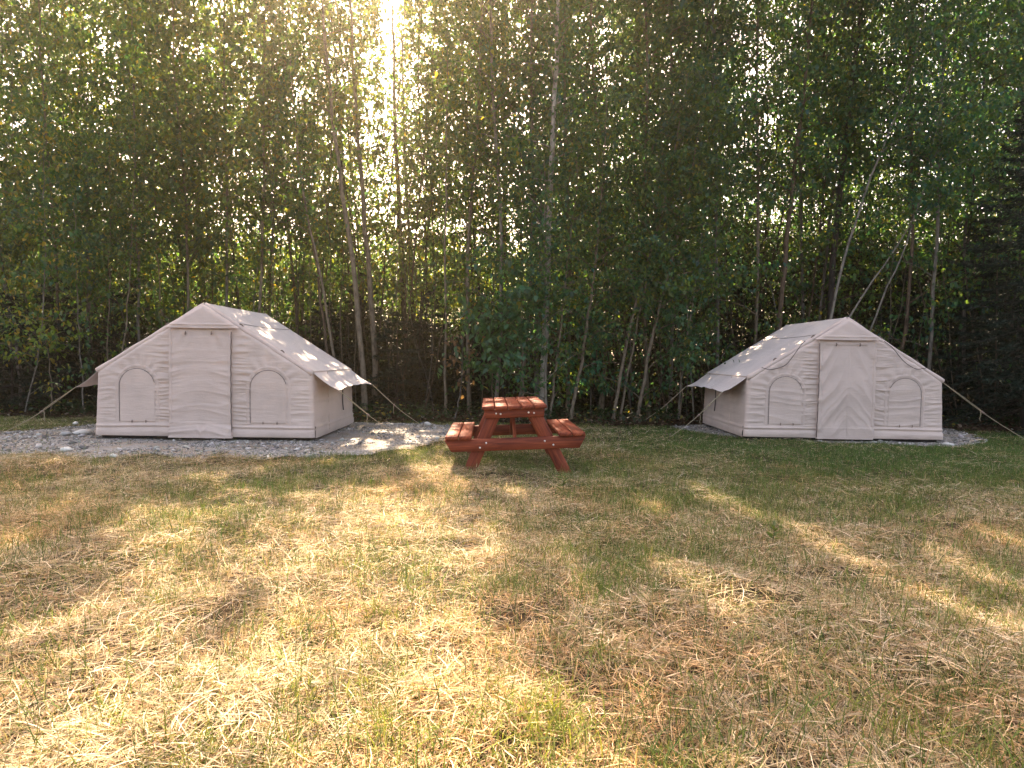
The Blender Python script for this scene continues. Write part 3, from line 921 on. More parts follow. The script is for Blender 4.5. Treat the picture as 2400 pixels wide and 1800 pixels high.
GREENS = np.array([[.042, .080, .024], [.056, .090, .020], [.030, .068, .030], [.072, .098, .020], [.092, .104, .020], [.032, .068, .036]])
def leaf_colours(n, r, warm=.05, pal=GREENS, dark=1.0):
    c = np.array([1.04, 1.27, 1.42])*pal[r.integers(0, len(pal), n)]*(.7+.6*r.random((n, 1)))*dark
    y = r.random(n) < warm
    c[y] = np.array([.17, .155, .03])*(.7+.6*r.random((y.sum(), 1)))
    return c

def smooth_path(pts, n):
    pts = np.asarray(pts, float)
    d = np.r_[0, np.cumsum(np.linalg.norm(np.diff(pts, axis=0), axis=1))]
    t = np.linspace(0, d[-1], n)
    out = np.stack([np.interp(t, d, pts[:, i]) for i in range(3)], -1)
    for _ in range(3): out[1:-1] = (out[:-2]+2*out[1:-1]+out[2:])/4
    return out

BARK = {'white': (.34, .31, .265), 'pale': (.20, .18, .15), 'tan': (.18, .145, .105), 'grey': (.15, .135, .12), 'dark': (.055, .047, .042), 'brown': (.12, .085, .06)}

def build_tree(path, r0, bark, label, seed, group=None, name='tree', cat='tree', crown_from=.3, branch=1.1, nbr=34, lpb=46, leaf=.085,
               warm=.03, pal=GREENS, dark=1.0, droop=.35, low=0, carve=True, brown=0.0, sparse_top=0):
    r = np.random.default_rng(seed)
    path = np.asarray(path, float)
    base = path[0].copy()
    base[2] = float(gz(base[0], base[1]))
    H = path[-1, 2]-base[2]
    n = len(path)
    s = np.linspace(0, 1, n)
    rad = r0*(1-.80*s**1.15) + .25*r0*np.exp(-s*H/.25)
    jit = r.normal(0, .012, (n, 3)); jit[0] = 0; jit[:, 2] = 0
    path = path + jit
    lsz = .82+.42*r.random()       # some trees carry bigger leaves
    root = empty(name, tuple(base))
    tag(root, label, cat, group)
    tb_ = Buf()
    bc = np.array(BARK[bark])
    p2 = np.concatenate([[path[0]-[0, 0, .15]], path]); r2 = np.r_[rad[0]*1.15, rad]
    V, F = tube(p2-base, r2, 8 if r0 > .03 else 5)
    tb_.add(V, F, bc*(.9+.2*r.random()))
    LP = []
    zlen = np.arange(nbr)
    hs = crown_from + (1-crown_from)*((zlen + r.random(nbr))/nbr)**.9
    az = r.random()*6.28 + zlen*2.4 + r.normal(0, .4, nbr)
    if low:
        hs = np.r_[hs, r.uniform(.06, crown_from, low)]; az = np.r_[az, r.random(low)*6.28]
    for k in range(len(hs)):
        h = min(hs[k], .985)
        p0 = np.array([np.interp(h, s, path[:, i]) for i in range(3)])
        rr = np.interp(h, s, rad)
        q = (h-crown_from)/(1-crown_from) if h > crown_from else .15
        L = branch*(.45+.75*(1-max(q, 0))**.8)*(.65+.6*r.random())
        el = R(r.uniform(20, 55))
        d = np.array([math.cos(az[k])*math.cos(el), math.sin(az[k])*math.cos(el), math.sin(el)])
        t = np.linspace(0, 1, 5)[:, None]
        bp = p0 + d*L*t + np.array([0, 0, -1])*droop*L*t**2 + r.normal(0, .02, (5, 3))*t
        V, F = tube(bp-base, np.linspace(min(rr*.45, .016), .0028, 5), 4, False)
        tb_.add(V, F, bc*.85)
        m = int(lpb*(.6+.8*r.random())*(.5+.7*L/branch))
        if sparse_top: m = int(m*(1-sparse_top*max(q, 0)))
        tt = r.uniform(.12, 1.08, m)
        pos = np.stack([np.interp(tt, t[:, 0], bp[:, i]) for i in range(3)], -1)
        # short twigs: leaves gather in little sprays along the limb
        ns = max(3, m//10)
        spray = r.normal(0, .19, (ns, 3))*np.array([1, 1, .7])
        pos = pos + spray[r.integers(0, ns, m)]*(.5+tt[:, None]) + r.normal(0, .05, (m, 3))
        LP.append(pos)
    trunk = tb_.build('trunk', M['bark'], root, True)
    P = np.concatenate(LP)
    P = P[P[:, 2] > .15]
    if carve: P = P[keep_leaf(P, r)]
    m = len(P)
    if m:
        L = leaf*(.65+.7*r.random(m))
        c = leaf_colours(m, r, warm, pal, dark)*(1+.5*(r.random()-.45))*(1+np.array([.25, .03, -.15])*(r.random()-.45)*2)
        L = L*lsz
        if base[0] > 0: c = c*np.array([.84, 1.02, 1.3])     # right half tinted cooler: lack of sun glare put into leaf colour
        if brown:
            b_ = r.random(m) < brown
            c[b_] = np.array([.15, .10, .07])*(.7+.6*r.random((b_.sum(), 1)))
        V, F, C = leaves(P-base, L, L*(.56+.14*r.random(m)), r.random(m)*6.283, r.normal(-.75, .45, m), r.normal(0, .6, m), c)
        mesh_obj('crown', V, F, M['leaf'], root, colr=C)
    return root, m

NL = 0
def px_tree(pts, Y, r0, bark, label, seed, top=None, lean_y=0, **kw):
    """trunk through picture points standing at distance Y"""
    global NL
    W_ = [at(px, py, Y + lean_y*i/(len(pts))) for i, (px, py) in enumerate(pts)]
    b = W_[0]
    if b[2] > .05:       # run the lower trunk down to the ground
        d = (W_[1]-W_[0]); d = d/d[2] if d[2] > .05 else np.array([0, 0, 1.])
        W_ = [b - np.array([d[0]*.7, d[1]*.7, 1])*b[2]] + W_
    W_[0][2] = 0
    e = W_[-1]; d = W_[-1]-W_[-2]; d /= np.linalg.norm(d); d = d*.6+np.array([0, 0, .5])
    W_.append(e + d*(top if top else 2.0))
    p = smooth_path(W_, 22)
    root, m = build_tree(p, r0, bark, label, seed, **kw)
    NL += m
    return root

G1 = 'trees along the front of the forest edge'
px_tree([(1266, 988), (1275, 870), (1283, 600), (1296, 330), (1305, 100), (1310, -120)], 14.0, .074, 'white', 'tall straight pale trunk rising right behind the picnic table', 1001, group=G1, crown_from=.40, nbr=36, lpb=50, low=3, droop=.2)
px_tree([(853, 900), (842, 754), (824, 573), (790, 374), (768, 170), (752, -30)], 14.8, .064, 'tan', 'thick tan trunk leaning left, first tree right of the left tent roof', 1002, group=G1, crown_from=.45, nbr=34, lpb=40)
px_tree([(878, 850), (875, 724), (857, 543), (836, 289), (822, 60)], 15.6, .072, 'tan', 'tan trunk close beside and right of the thick trunk leaning left', 1003, group=G1, crown_from=.5, nbr=30, lpb=40)
px_tree([(950, 800), (944, 663), (929, 362), (922, 150)], 19, .095, 'dark', 'stout dark trunk silhouetted against bright sky, midway between left tent and table', 1004, group=G1, crown_from=.55, nbr=26, lpb=40)
px_tree([(968, 800), (963, 620), (950, 400), (944, 200)], 20, .07, 'dark', 'slim dark trunk just right of the stout silhouetted trunk', 1005, group=G1, crown_from=.55, nbr=26, lpb=40)
px_tree([(980, 800), (986, 740), (1001, 573), (1018, 380)], 18, .055, 'dark', 'dark trunk leaning right beside the silhouetted pair', 1006, group=G1, crown_from=.5, nbr=26, lpb=40)
px_tree([(1044, 930), (1044, 700), (1044, 452), (1047, 250)], 15, .032, 'tan', 'thin straight tan trunk left behind the picnic table', 1007, group=G1, crown_from=.5, nbr=28, lpb=44)
px_tree([(1187, 800), (1185, 693), (1182, 374), (1180, 150)], 20, .085, 'dark', 'dark upright trunk deep in the stand just above the picnic table', 1008, group=G1, crown_from=.5, nbr=30, lpb=44)
px_tree([(1436, 992), (1450, 900), (1484, 724), (1532, 579), (1572, 430)], 13.9, 0.033, 'tan', 'pale stem leaning right, left one of the twin stems between table and right tent', 1009, group=G1, crown_from=.35, nbr=40, lpb=60, low=3)
px_tree([(1454, 992), (1468, 880), (1498, 740), (1524, 610)], 14.0, 0.028, 'tan', 'pale stem leaning right, right one of the twin stems between table and right tent', 1010, group=G1, crown_from=.4, nbr=34, lpb=60, low=2)
px_tree([(1490, 990), (1510, 900), (1544, 711), (1580, 591), (1612, 470)], 13.9, 0.038, 'tan', 'pale crooked stem leaning right towards the awning of the right tent', 1011, group=G1, crown_from=.33, nbr=40, lpb=60, low=6)
px_tree([(1340, 972), (1360, 880), (1393, 639), (1408, 480)], 13.9, .036, 'tan', 'tan stem leaning right above the right bench of the picnic table', 1012, group=G1, crown_from=.3, nbr=40, lpb=60, low=5)
px_tree([(1278, 988), (1281, 840), (1277, 640)], 13.8, .030, 'pale', 'thin upright stem close against the tall pale trunk behind the table', 1013, group=G1, crown_from=.35, nbr=30, lpb=55, low=4)
px_tree([(1288, 988), (1300, 880), (1327, 663), (1342, 540)], 13.8, .028, 'tan', 'thin stem leaning right from the clump behind the table top', 1014, group=G1, crown_from=.32, nbr=34, lpb=58, low=4)
px_tree([(1823, 800), (1858, 423), (1880, 250), (1901, 60), (1908, -60)], 15.5, .064, 'brown', 'brown trunk leaning right, rising behind the roof of the right tent', 1015, group=G1, crown_from=.42, nbr=40, lpb=60)
px_tree([(1946, 740), (1952, 600), (1988, 271), (2020, 27), (2030, -80)], 16.2, .088, 'dark', 'thickest dark trunk behind the right tent, bending right at the top', 1016, group=G1, crown_from=.45, nbr=40, lpb=60)
px_tree([(1947, 743), (1975, 600), (2020, 472), (2113, 238), (2150, 120)], 14.9, .036, 'pale', 'long thin pale trunk leaning far right behind the peak of the right tent', 1017, group=G1, crown_from=.55, nbr=30, lpb=56)
px_tree([(1985, 745), (2040, 668), (2107, 575), (2150, 500)], 14.8, .028, 'pale', 'bare thin pole slanting steeply right from the peak of the right tent', 1018, group=G1, crown_from=.6, nbr=16, lpb=50)
px_tree([(2037, 775), (2085, 660), (2124, 570), (2160, 470)], 14.6, .026, 'pale', 'second bare pole slanting right, over the right roof slope of the right tent', 1019, group=G1, crown_from=.6, nbr=16, lpb=50)
px_tree([(48, 880), (40, 807), (25, 735), (8, 653), (-12, 500)], 15, .055, 'grey', 'grey curved trunk leaning left at the left end of the forest edge', 1020, group=G1, crown_from=.35, nbr=36, lpb=60, low=3)
px_tree([(74, 850), (70, 752), (57, 693), (46, 600)], 15.3, .028, 'grey', 'short grey stem just right of the curved trunk at the far left', 1021, group=G1, crown_from=.3, nbr=34, lpb=58, low=3)
px_tree([(66, 930), (82, 874), (97, 811), (99, 760), (104, 689), (104, 560)], 13.6, .016, 'pale', 'wiry crooked sapling with yellowing leaves left of the left tent', 1022, group=G1, crown_from=.3, nbr=22, lpb=40, low=6, warm=.35)
px_tree([(196, 930), (192, 870), (183, 769), (178, 640)], 13.9, .016, 'pale', 'thin pale sapling whose foot shows under the left awning of the left tent', 1023, group=G1, crown_from=.4, nbr=24, lpb=50, low=3)
px_tree([(250, 870), (250, 843), (256, 710), (258, 560)], 14.2, .018, 'tan', 'thin tan sapling above the left eave of the left tent', 1024, group=G1, crown_from=.42, nbr=26, lpb=50, low=2)
px_tree([(283, 850), (287, 826), (302, 695), (310, 540)], 14.0, .019, 'tan', 'thin sapling leaning right over the left roof slope of the left tent', 1025, group=G1, crown_from=.42, nbr=26, lpb=50, low=2)
px_tree([(210, 860), (208, 748), (208, 642), (205, 450)], 16, .058, 'grey', 'grey upright trunk in the shade left of the left tent', 1026, group=G1, crown_from=.35, nbr=40, lpb=60, low=3)
px_tree([(700, 800), (694, 705), (680, 590), (667, 472), (655, 300)], 16.4, .045, 'brown', 'brown trunk rising behind the right roof slope of the left tent', 1027, group=G1, crown_from=.45, nbr=34, lpb=46)
px_tree([(787, 860), (770, 760), (751, 636), (722, 520), (700, 380)], 14.4, .032, 'tan', 'slender tan trunk leaning left from the right awning of the left tent', 1028, group=G1, crown_from=.5, nbr=28, lpb=40)
px_tree([(768, 840), (757, 740), (738, 600), (716, 500)], 15.4, .036, 'brown', 'brown trunk close behind the slender trunk leaning from the left tent awning', 1029, group=G1, crown_from=.45, nbr=28, lpb=44)
px_tree([(378, 760), (376, 700), (366, 560), (360, 400)], 15, .02, 'tan', 'thin stem standing left of the peak of the left tent', 1030, group=G1, crown_from=.4, nbr=30, lpb=52)
px_tree([(1625, 960), (1618, 860), (1612, 760), (1600, 600)], 14.3, .018, 'pale', 'thin upright stem beside the outer awning corner of the right tent', 1031, group=G1, crown_from=.4, nbr=28, lpb=54, low=3)
px_tree([(1590, 965), (1600, 850), (1622, 720), (1640, 600)], 14.4, .020, 'pale', 'thin stem leaning right from behind the awning of the right tent', 1032, group=G1, crown_from=.42, nbr=28, lpb=54, low=2)
px_tree([(1478, 960), (1477, 830), (1480, 700), (1484, 560)], 15, .016, 'grey', 'thin grey upright stem between the twin stems and the crooked stem', 1033, group=G1, crown_from=.4, nbr=26, lpb=54, low=3)
px_tree([(1385, 960), (1388, 850), (1392, 720)], 15, .016, 'grey', 'slight grey stem halfway between the right bench and the twin stems', 1034, group=G1, crown_from=.35, nbr=28, lpb=54, low=3)
px_tree([(1254, 980), (1258, 860), (1262, 760), (1266, 600)], 14.6, .055, 'grey', 'thick shaded trunk directly left of the tall pale trunk', 1035, group=G1, crown_from=.32, nbr=40, lpb=60, low=3)

# filler trees between the ones above, front row then the depth of the stand
def rand_tree(x, y, H, seed, label, group, lean=.06, **kw):
    global NL
    r = np.random.default_rng(seed)
    a = r.normal(0, lean, 2)
    z = np.linspace(0, H, 20)
    cx, cy = r.normal(0, .10, 2)
    p = np.stack([x + a[0]*z + cx*np.sin(z*.55), y + a[1]*z + cy*np.sin(z*.5), z + float(gz(x, y))], -1)
    root, m = build_tree(p, kw.pop('r0', .018+.0012*H), kw.pop('bark', ['pale', 'tan', 'grey', 'brown'][r.integers(0, 4)]), label, seed, group=group, **kw)
    NL += m

FRONT = [   # picture x of the foot, distance, height, wording
    (-150, 14.6, 11.8, 'leafy tree at the left end of the stand, past the curved grey trunk'),
    (130, 14.8, 12.0, 'leafy tree right of the wiry yellowing sapling'),
    (330, 15.2, 12.4, 'leafy tree right behind the left roof slope of the left tent'),
    (430, 14.8, 11.6, 'leafy tree just left of the peak of the left tent'),
    (520, 15.6, 15.2, 'leafy tree just right of the peak of the left tent'),
    (590, 15.0, 14.4, 'leafy tree above the back end of the left tent ridge'),
    (640, 17.0, 15.2, 'loose crowned tree behind the back end of the left tent roof'),
    (1100, 15.4, 21.4, 'leafy tree between the thin straight trunk and the table top'),
    (1160, 14.8, 17.8, 'leafy tree right above the left bench of the picnic table'),
    (1215, 15.2, 18.2, 'leafy tree just left of the clump behind the table'),
    (1330, 15.0, 18.4, 'leafy tree just right of the clump behind the table'),
    (1410, 15.4, 18.6, 'leafy tree left of the twin stems, behind the tan leaning stem'),
    (1520, 15.0, 18.4, 'leafy tree right behind the pale crooked stem'),
    (1570, 15.8, 18.0, 'leafy tree left of the outer awning corner of the right tent'),
    (1680, 15.2, 18.8, 'leafy tree above the awning of the right tent'),
    (1760, 15.6, 18.4, 'leafy tree left of the brown trunk behind the right tent'),
    (1890, 16.6, 18.8, 'leafy tree between the brown trunk and the thickest dark trunk'),
    (2080, 15.4, 18.8, 'leafy tree right of the peak of the right tent'),
    (2170, 15.0, 18.4, 'leafy tree above the right roof slope of the right tent'),
    (2260, 15.8, 15.4, 'leafy tree above the right eave of the right tent, left of the spruce'),
    (2380, 16.4, 15.6, 'leafy tree rising behind the tall dark spruce at the right'),
    (2520, 15.0, 15.2, 'leafy tree beyond the tall dark spruce, at the right end of the stand'),
]
for i, (px, Yd, H, lb) in enumerate(FRONT):
    g_ = ground_at(px, 1000); x = g_[0]*Yd/g_[1]
    left = px < 1000
    rand_tree(x, Yd, H, 2000+i, lb, G1, crown_from=.24 if not left else .27, nbr=int(6.3*H), lpb=80, branch=1.45, low=5, leaf=.092, lean=.03)
rb = np.random.default_rng(99)
G2 = 'trees deep in the stand'
cells = []
for row, (Yd, dx_) in enumerate(((16.4, .95), (17.6, 1.0), (19.0, 1.1), (20.6, 1.25), (22.4, 1.5), (24.6, 1.9))):
    x = -Yd*.82
    while x < Yd*.84:
        cells.append((x + rb.normal(0, .25), Yd + rb.normal(0, .35), row)); x += dx_*(.8+.4*rb.random())
for i, (x, y, row) in enumerate(cells):
    left = -7.5 < x < -1
    H = rb.uniform(11, 14.5) + (4.5 if x > -5 else 0)
    rand_tree(x, y, H, 3000+i, 'slender leafy tree deep in the dense stand, behind the front row', G2, crown_from=.13, nbr=int(3.7*H+8*rb.random()), lpb=44, branch=1.6, leaf=.105,
              bark=['dark', 'brown', 'grey', 'dark'][rb.integers(0, 4)], r0=.014+.022*rb.random()**1.5, dark=.95, warm=.035)
print('tree leaves', NL, 'cells', len(cells))

# broad-leaved saplings at the edge
def sapling(px, Yd, H, seed, label, **kw):
    g_ = ground_at(px, 1000); x = g_[0]*Yd/g_[1]
    r = np.random.default_rng(seed)
    z = np.linspace(0, H, 14)
    p = np.stack([x + r.normal(0, .05)*z + .06*np.sin(z*2), Yd + r.normal(0, .04)*z, z+float(gz(x, Yd))], -1)
    return build_tree(p, kw.pop('r0', .014), kw.pop('bark', 'tan'), label, seed, group='saplings under the trees', name='sapling', cat='sapling', droop=.45, **kw)
GR2 = np.array([[.05, .10, .04], [.06, .11, .045], [.045, .085, .04]])
sapling(1215, 13.7, 2.9, 4001, 'broad leaved sapling with fresh green leaves just left behind the table top', crown_from=.42, nbr=22, lpb=34, branch=.85, leaf=.12, pal=GR2, warm=.02)
sapling(1150, 14.0, 2.3, 4002, 'broad leaved sapling behind the left bench, left of the fresh green one', crown_from=.35, nbr=16, lpb=28, branch=.7, leaf=.11, pal=GR2, warm=.02)
sapling(1065, 13.9, 1.7, 4003, 'sapling hung with dead brown leaves left of the picnic table', crown_from=.5, nbr=8, lpb=18, branch=.45, leaf=.08, brown=.75, bark='grey')
sapling(120, 13.6, 2.0, 4004, 'sapling with bright yellow green leaves in front of the dark spruces at the left', crown_from=.6, nbr=9, lpb=16, branch=.55, leaf=.10, warm=.30, pal=np.array([[.14, .20, .04]]))
sapling(1590, 14.2, 2.6, 4005, 'leafy sapling left of the awning of the right tent', crown_from=.3, nbr=16, lpb=34, branch=.7, leaf=.10, pal=GR2)
sapling(1405, 14.4, 2.4, 4006, 'leafy sapling between the right bench and the twin stems', crown_from=.25, nbr=18, lpb=32, branch=.7, leaf=.10, pal=GR2)
sapling(1660, 15.0, 3.0, 4007, 'leafy sapling in the shade behind the awning of the right tent', crown_from=.3, nbr=18, lpb=34, branch=.8, leaf=.10)

# spruces
def spruce(px, Yd, H, rad, seed, label, nwh=None, dark=1.0, x=None):
    r = np.random.default_rng(seed)
    if x is None:
        g_ = ground_at(px, 1000); x = g_[0]*Yd/g_[1]
    base = np.array([x, Yd, float(gz(x, Yd))])
    root = empty('spruce_tree', tuple(base))
    tag(root, label, 'spruce', 'spruces at the forest edge')
    z = np.linspace(-.1, H, 12)
    V, F = tube(np.stack([0*z, 0*z, z], -1), .05*H/5*(1-.93*np.clip(z/H, 0, 1))+.004, 7)
    tb_ = Buf().add(V, F, BARK['dark'])
    P, A, E_, Ln, Cc = [], [], [], [], []
    nwh = nwh or int(H*5.5)
    for k in range(nwh):
        h = .06*H + .94*H*(k+r.random()*.6)/nwh
        q = h/H
        for b in range(r.integers(5, 8)):
            az = r.random()*6.283
            L = rad*(1-q)**.85*(.7+.5*r.random()) + .06
            el0 = R(12-30*(1-q)+r.normal(0, 6))
            t = np.linspace(0, 1, 6)
            hor = L*t; zz = h + L*(math.tan(el0)*t - .18*t**2*(1-q) + .16*t**4)
            bp = np.stack([hor*math.cos(az), hor*math.sin(az), zz], -1)
            V, F = tube(bp, np.linspace(.012*(1-q)+.003, .002, 6), 4, False)
            tb_.add(V, F, BARK['dark'])
            m = int(26+95*L)
            tt = r.uniform(.08, 1.0, m)
            pos = np.stack([np.interp(tt, t, bp[:, i]) for i in range(3)], -1)
            side = r.choice([-1, 1], m)
            tw = side*R(52)*(.5+.7*r.random(m))
            off = r.random(m)*.28*L*(1.05-tt)
            da = az+tw
            pos = pos + np.stack([np.cos(da)*off, np.sin(da)*off, -.25*off+r.normal(0, .012, m)], -1)
            P.append(pos); A.append(az+tw*.8+r.normal(0, .25, m)); E_.append(r.normal(-.15, .35, m)); Ln.append(.05+.06*r.random(m))
    tb_.build('trunk', M['bark'], root, True)
    P = np.concatenate(P); A = np.concatenate(A); E_ = np.concatenate(E_); Ln = np.concatenate(Ln); m = len(P)
    c = np.array([.012, .026, .018])*(.6+.9*r.random((m, 1)))*dark
    V, F, C = leaves(P, Ln, Ln*.30, A, E_, r.normal(0, .8, m), c)
    mesh_obj('crown', V, F, M['needle'], root, colr=C)
    return m
ns = 0
ns += spruce(2400, 13.6, 7.0, 1.9, 5001, 'tall dark spruce with sweeping branches right of the right tent')
ns += spruce(2290, 15.6, 5.0, 1.4, 5002, 'mid sized dark spruce half hidden between the right tent and the tall spruce')
ns += spruce(2560, 13.0, 5.6, 1.8, 5003, 'dark spruce at the extreme right end, past the tall spruce')
ns += spruce(30, 14.2, 2.5, 1.2, 5004, 'low dark spruce at the far left, its branches above the end of the gravel')
ns += spruce(140, 14.6, 2.9, 1.25, 5005, 'low dark spruce left of the left tent, behind the yellow green sapling')
ns += spruce(-120, 14.4, 3.0, 1.3, 5006, 'low dark spruce beyond the far left end of the gravel')
ns += spruce(300, 15.4, 2.9, 1.2, 5007, 'dark spruce hidden behind the left roof slope of the left tent')
ns += spruce(760, 16.2, 2.6, 1.1, 5008, 'brownish dark spruce behind the right awning of the left tent')
ns += spruce(930, 15.4, 2.3, 1.0, 5009, 'small dark spruce under the stout silhouetted trunk')
ns += spruce(1010, 16.4, 2.9, 1.1, 5010, 'dark spruce behind the sapling hung with dead leaves')
ns += spruce(1120, 17.2, 3.0, 1.1, 5011, 'shaded spruce deep behind the left bench of the table')
ns += spruce(850, 17.6, 3.4, 1.2, 5012, 'shaded spruce deep between the two tan trunks right of the left tent')
ns += spruce(1720, 17.0, 3.2, 1.2, 5013, 'shaded spruce deep behind the awning of the right tent')
ns += spruce(2120, 16.2, 3.4, 1.3, 5014, 'shaded spruce behind the right roof slope of the right tent')
ns += spruce(1350, 18.0, 2.8, 1.1, 5015, 'shaded spruce deep behind the right bench of the table')
print('needles', ns)

# low thicket that closes off the view under the crowns: nobody could count its stems
r = np.random.default_rng(71)
n = 290000
y = np.where(r.random(n) < .42, r.uniform(15.4, 20, n), r.uniform(17, 31, n)); x = (r.random(n)*2-1)*(y*.86)
top = .4 + (2.2*sstep(15, 17.5, y)*(.75+1.0*sstep(.5, 4, x)) + 3.8*sstep(18.5, 26, y))*(.55+.9*fbm(x*.5, y*.5, 501, 3))
z = gz(x, y) + top*r.random(n)**.8
P = np.stack([x, y, z], -1) + r.normal(0, .06, (n, 3))
P = P[P[:, 2] > .02]; n = len(P)
L = (.085+.0035*(P[:, 1]-15))*(.6+.8*r.random(n))
c = leaf_colours(n, r, .06)*(.15+.75*sstep(20, 27, P[:, 1])*(1-.6*sstep(1, 6, P[:, 0])))[:, None]  # wood's shade put into the tint: darkest near and at right
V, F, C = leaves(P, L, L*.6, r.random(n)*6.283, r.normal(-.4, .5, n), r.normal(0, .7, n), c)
tag(mesh_obj('undergrowth', V, F, M['leaf'], colr=C), 'leafy undergrowth, shade painted into its colour, filling the wood between the trunks', 'undergrowth', kind='stuff')
n = 85000      # the far side of the wood
y = r.uniform(31, 35, n); x = (r.random(n)*2-1)*(y*.86)
z = gz(x, y) + (4.2+4.2*fbm(x*.35, y*.2, 507, 3))*r.random(n)**.85
L = .19*(.6+.8*r.random(n))
V, F, C = leaves(np.stack([x, y, z], -1), L, L*.62, r.random(n)*6.283, r.normal(-.4, .5, n), r.normal(0, .7, n), leaf_colours(n, r, .12)*(1-.6*sstep(2, 10, x))[:, None])  # right side darkened in the tint to carry shade
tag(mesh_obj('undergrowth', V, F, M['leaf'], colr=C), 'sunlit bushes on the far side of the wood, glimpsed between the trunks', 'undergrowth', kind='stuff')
b_ = Buf()
for k in range(1000):
    yy = r.uniform(14.6, 24); xx = (r.random()*2-1)*yy*.82
    h = r.uniform(1.4, 6.0)
    a = r.normal(0, .16, 2)
    z = np.linspace(0, h, 6)
    V, F = tube(np.stack([xx+a[0]*z+.04*np.sin(z*3+k), yy+a[1]*z, z+float(gz(xx, yy))-.05], -1), np.linspace(.012, .004, 6)*r.uniform(.6, 1.4), 4, False)
    b_.add(V, F, np.array(BARK[['dark', 'brown', 'grey', 'tan'][k % 4]])*.8)
tag(b_.build('undergrowth', M['bark'], None, True), 'thin bare stems and shoots tangled under the trees', 'undergrowth', kind='stuff')

# leaf litter and small ground plants under the edge
n = 26000
x = r.uniform(-12.5, 12.5, n); y = 13.0 + r.gamma(1.6, 1.3, n)
e_ = FOREST_Y + (fbm(x*.7, 0*x+3, 5, 3)-.5) - .15
k = (y > e_) & (y < 22) & ~gravel_mask(x, y)
x, y = x[k], y[k]; n = len(x)
L = .07*(.5+1.0*r.random(n))
c = np.array([[.06, .04, .026], [.10, .07, .045], [.04, .028, .02], [.17, .13, .095]])[r.choice(4, n, p=[.4, .22, .3, .08])]*(.7+.6*r.random((n, 1)))
pl = r.random(n) < .012; c[pl] = (.5, .47, .42)
V, F, C = leaves(np.stack([x, y, gz(x, y)+.03+.05*r.random(n)], -1), L, L*.7, r.random(n)*6.283, r.normal(0, .35, n), r.normal(0, .5, n), c)
tag(mesh_obj('leaf_litter', V, F, M['litter'], colr=C), 'dry brown leaf litter on the dark forest floor behind the table', 'leaf litter', kind='stuff')
n = 9000
cx_ = r.uniform(-12, 12, 420); cy_ = 13.3 + r.gamma(1.5, .8, 420)
i = r.integers(0, 420, n)
x = cx_[i] + r.normal(0, .16, n); y = cy_[i] + r.normal(0, .16, n)
k = ~gravel_mask(x, y) & ~((np.abs(x-LT[0]) < 1.8) & (y < LT[1]+2.8)) & ~((np.abs(x-RT[0]) < 1.8) & (y < RT[1]+2.8)) & (y > 13.2)
x, y = x[k], y[k]; n = len(x)
L = .08*(.6+.8*r.random(n))
V, F, C = leaves(np.stack([x, y, gz(x, y)+.04+.30*r.random(n)**1.4], -1), L, L*.6, r.random(n)*6.283, r.normal(-.2, .5, n), r.normal(0, .5, n), leaf_colours(n, r, .05, GR2, .33))  # greens cut low to put forest shade into these leaves
tag(mesh_obj('ground_cover', V, F, M['leaf'], colr=C), 'low green plants along the edge of the forest floor', 'ground cover', kind='stuff')

# ------------------------------------------------------------------ grass and hay
def blades(x, y, z0, L, Wd, az, th0, th1, colr, segs):
    """curved tapering blades; th0/th1 = pitch at root and tip"""
    n = len(x)
    t = np.linspace(0, 1, segs+1)
    th = th0[:, None] + (th1-th0)[:, None]*t[None]
    dl = L[:, None]/segs
    ds = np.cos(th[:, :-1])*dl; dz = np.sin(th[:, :-1])*dl
    hs = np.concatenate([np.zeros((n, 1)), np.cumsum(ds, 1)], 1); zs = np.concatenate([np.zeros((n, 1)), np.cumsum(dz, 1)], 1)
    cv = np.random.default_rng(3).normal(0, .28, n)[:, None]
    aa = az[:, None] + cv*t[None]
    X = x[:, None] + np.cos(aa)*hs; Y = y[:, None] + np.sin(aa)*hs; Z = z0[:, None] + zs
    Z = np.maximum(Z, gz(x, y)[:, None] + .004)
    wd = Wd[:, None]*np.array([.8, 1, .75, .2])[np.round(np.linspace(0, 3, segs+1)).astype(int)][None]*.5
    rl = np.random.default_rng(4).uniform(-.9, .9, n)[:, None]
    sx, sy, sz = -np.sin(aa)*np.cos(rl), np.cos(aa)*np.cos(rl), np.sin(rl)
    A = np.stack([X-sx*wd, Y-sy*wd, Z-sz*wd], -1); B = np.stack([X+sx*wd, Y+sy*wd, Z+sz*wd], -1)
    V = np.stack([A, B], 2).reshape(-1, 3)
    b = (np.arange(n)*2*(segs+1))[:, None, None] + (np.arange(segs)*2)[None, :, None]
    F = (b + np.array([0, 1, 3, 2])[None, None]).reshape(-1, 4)
    return V, F, np.repeat(colr, 2*(segs+1), 0)

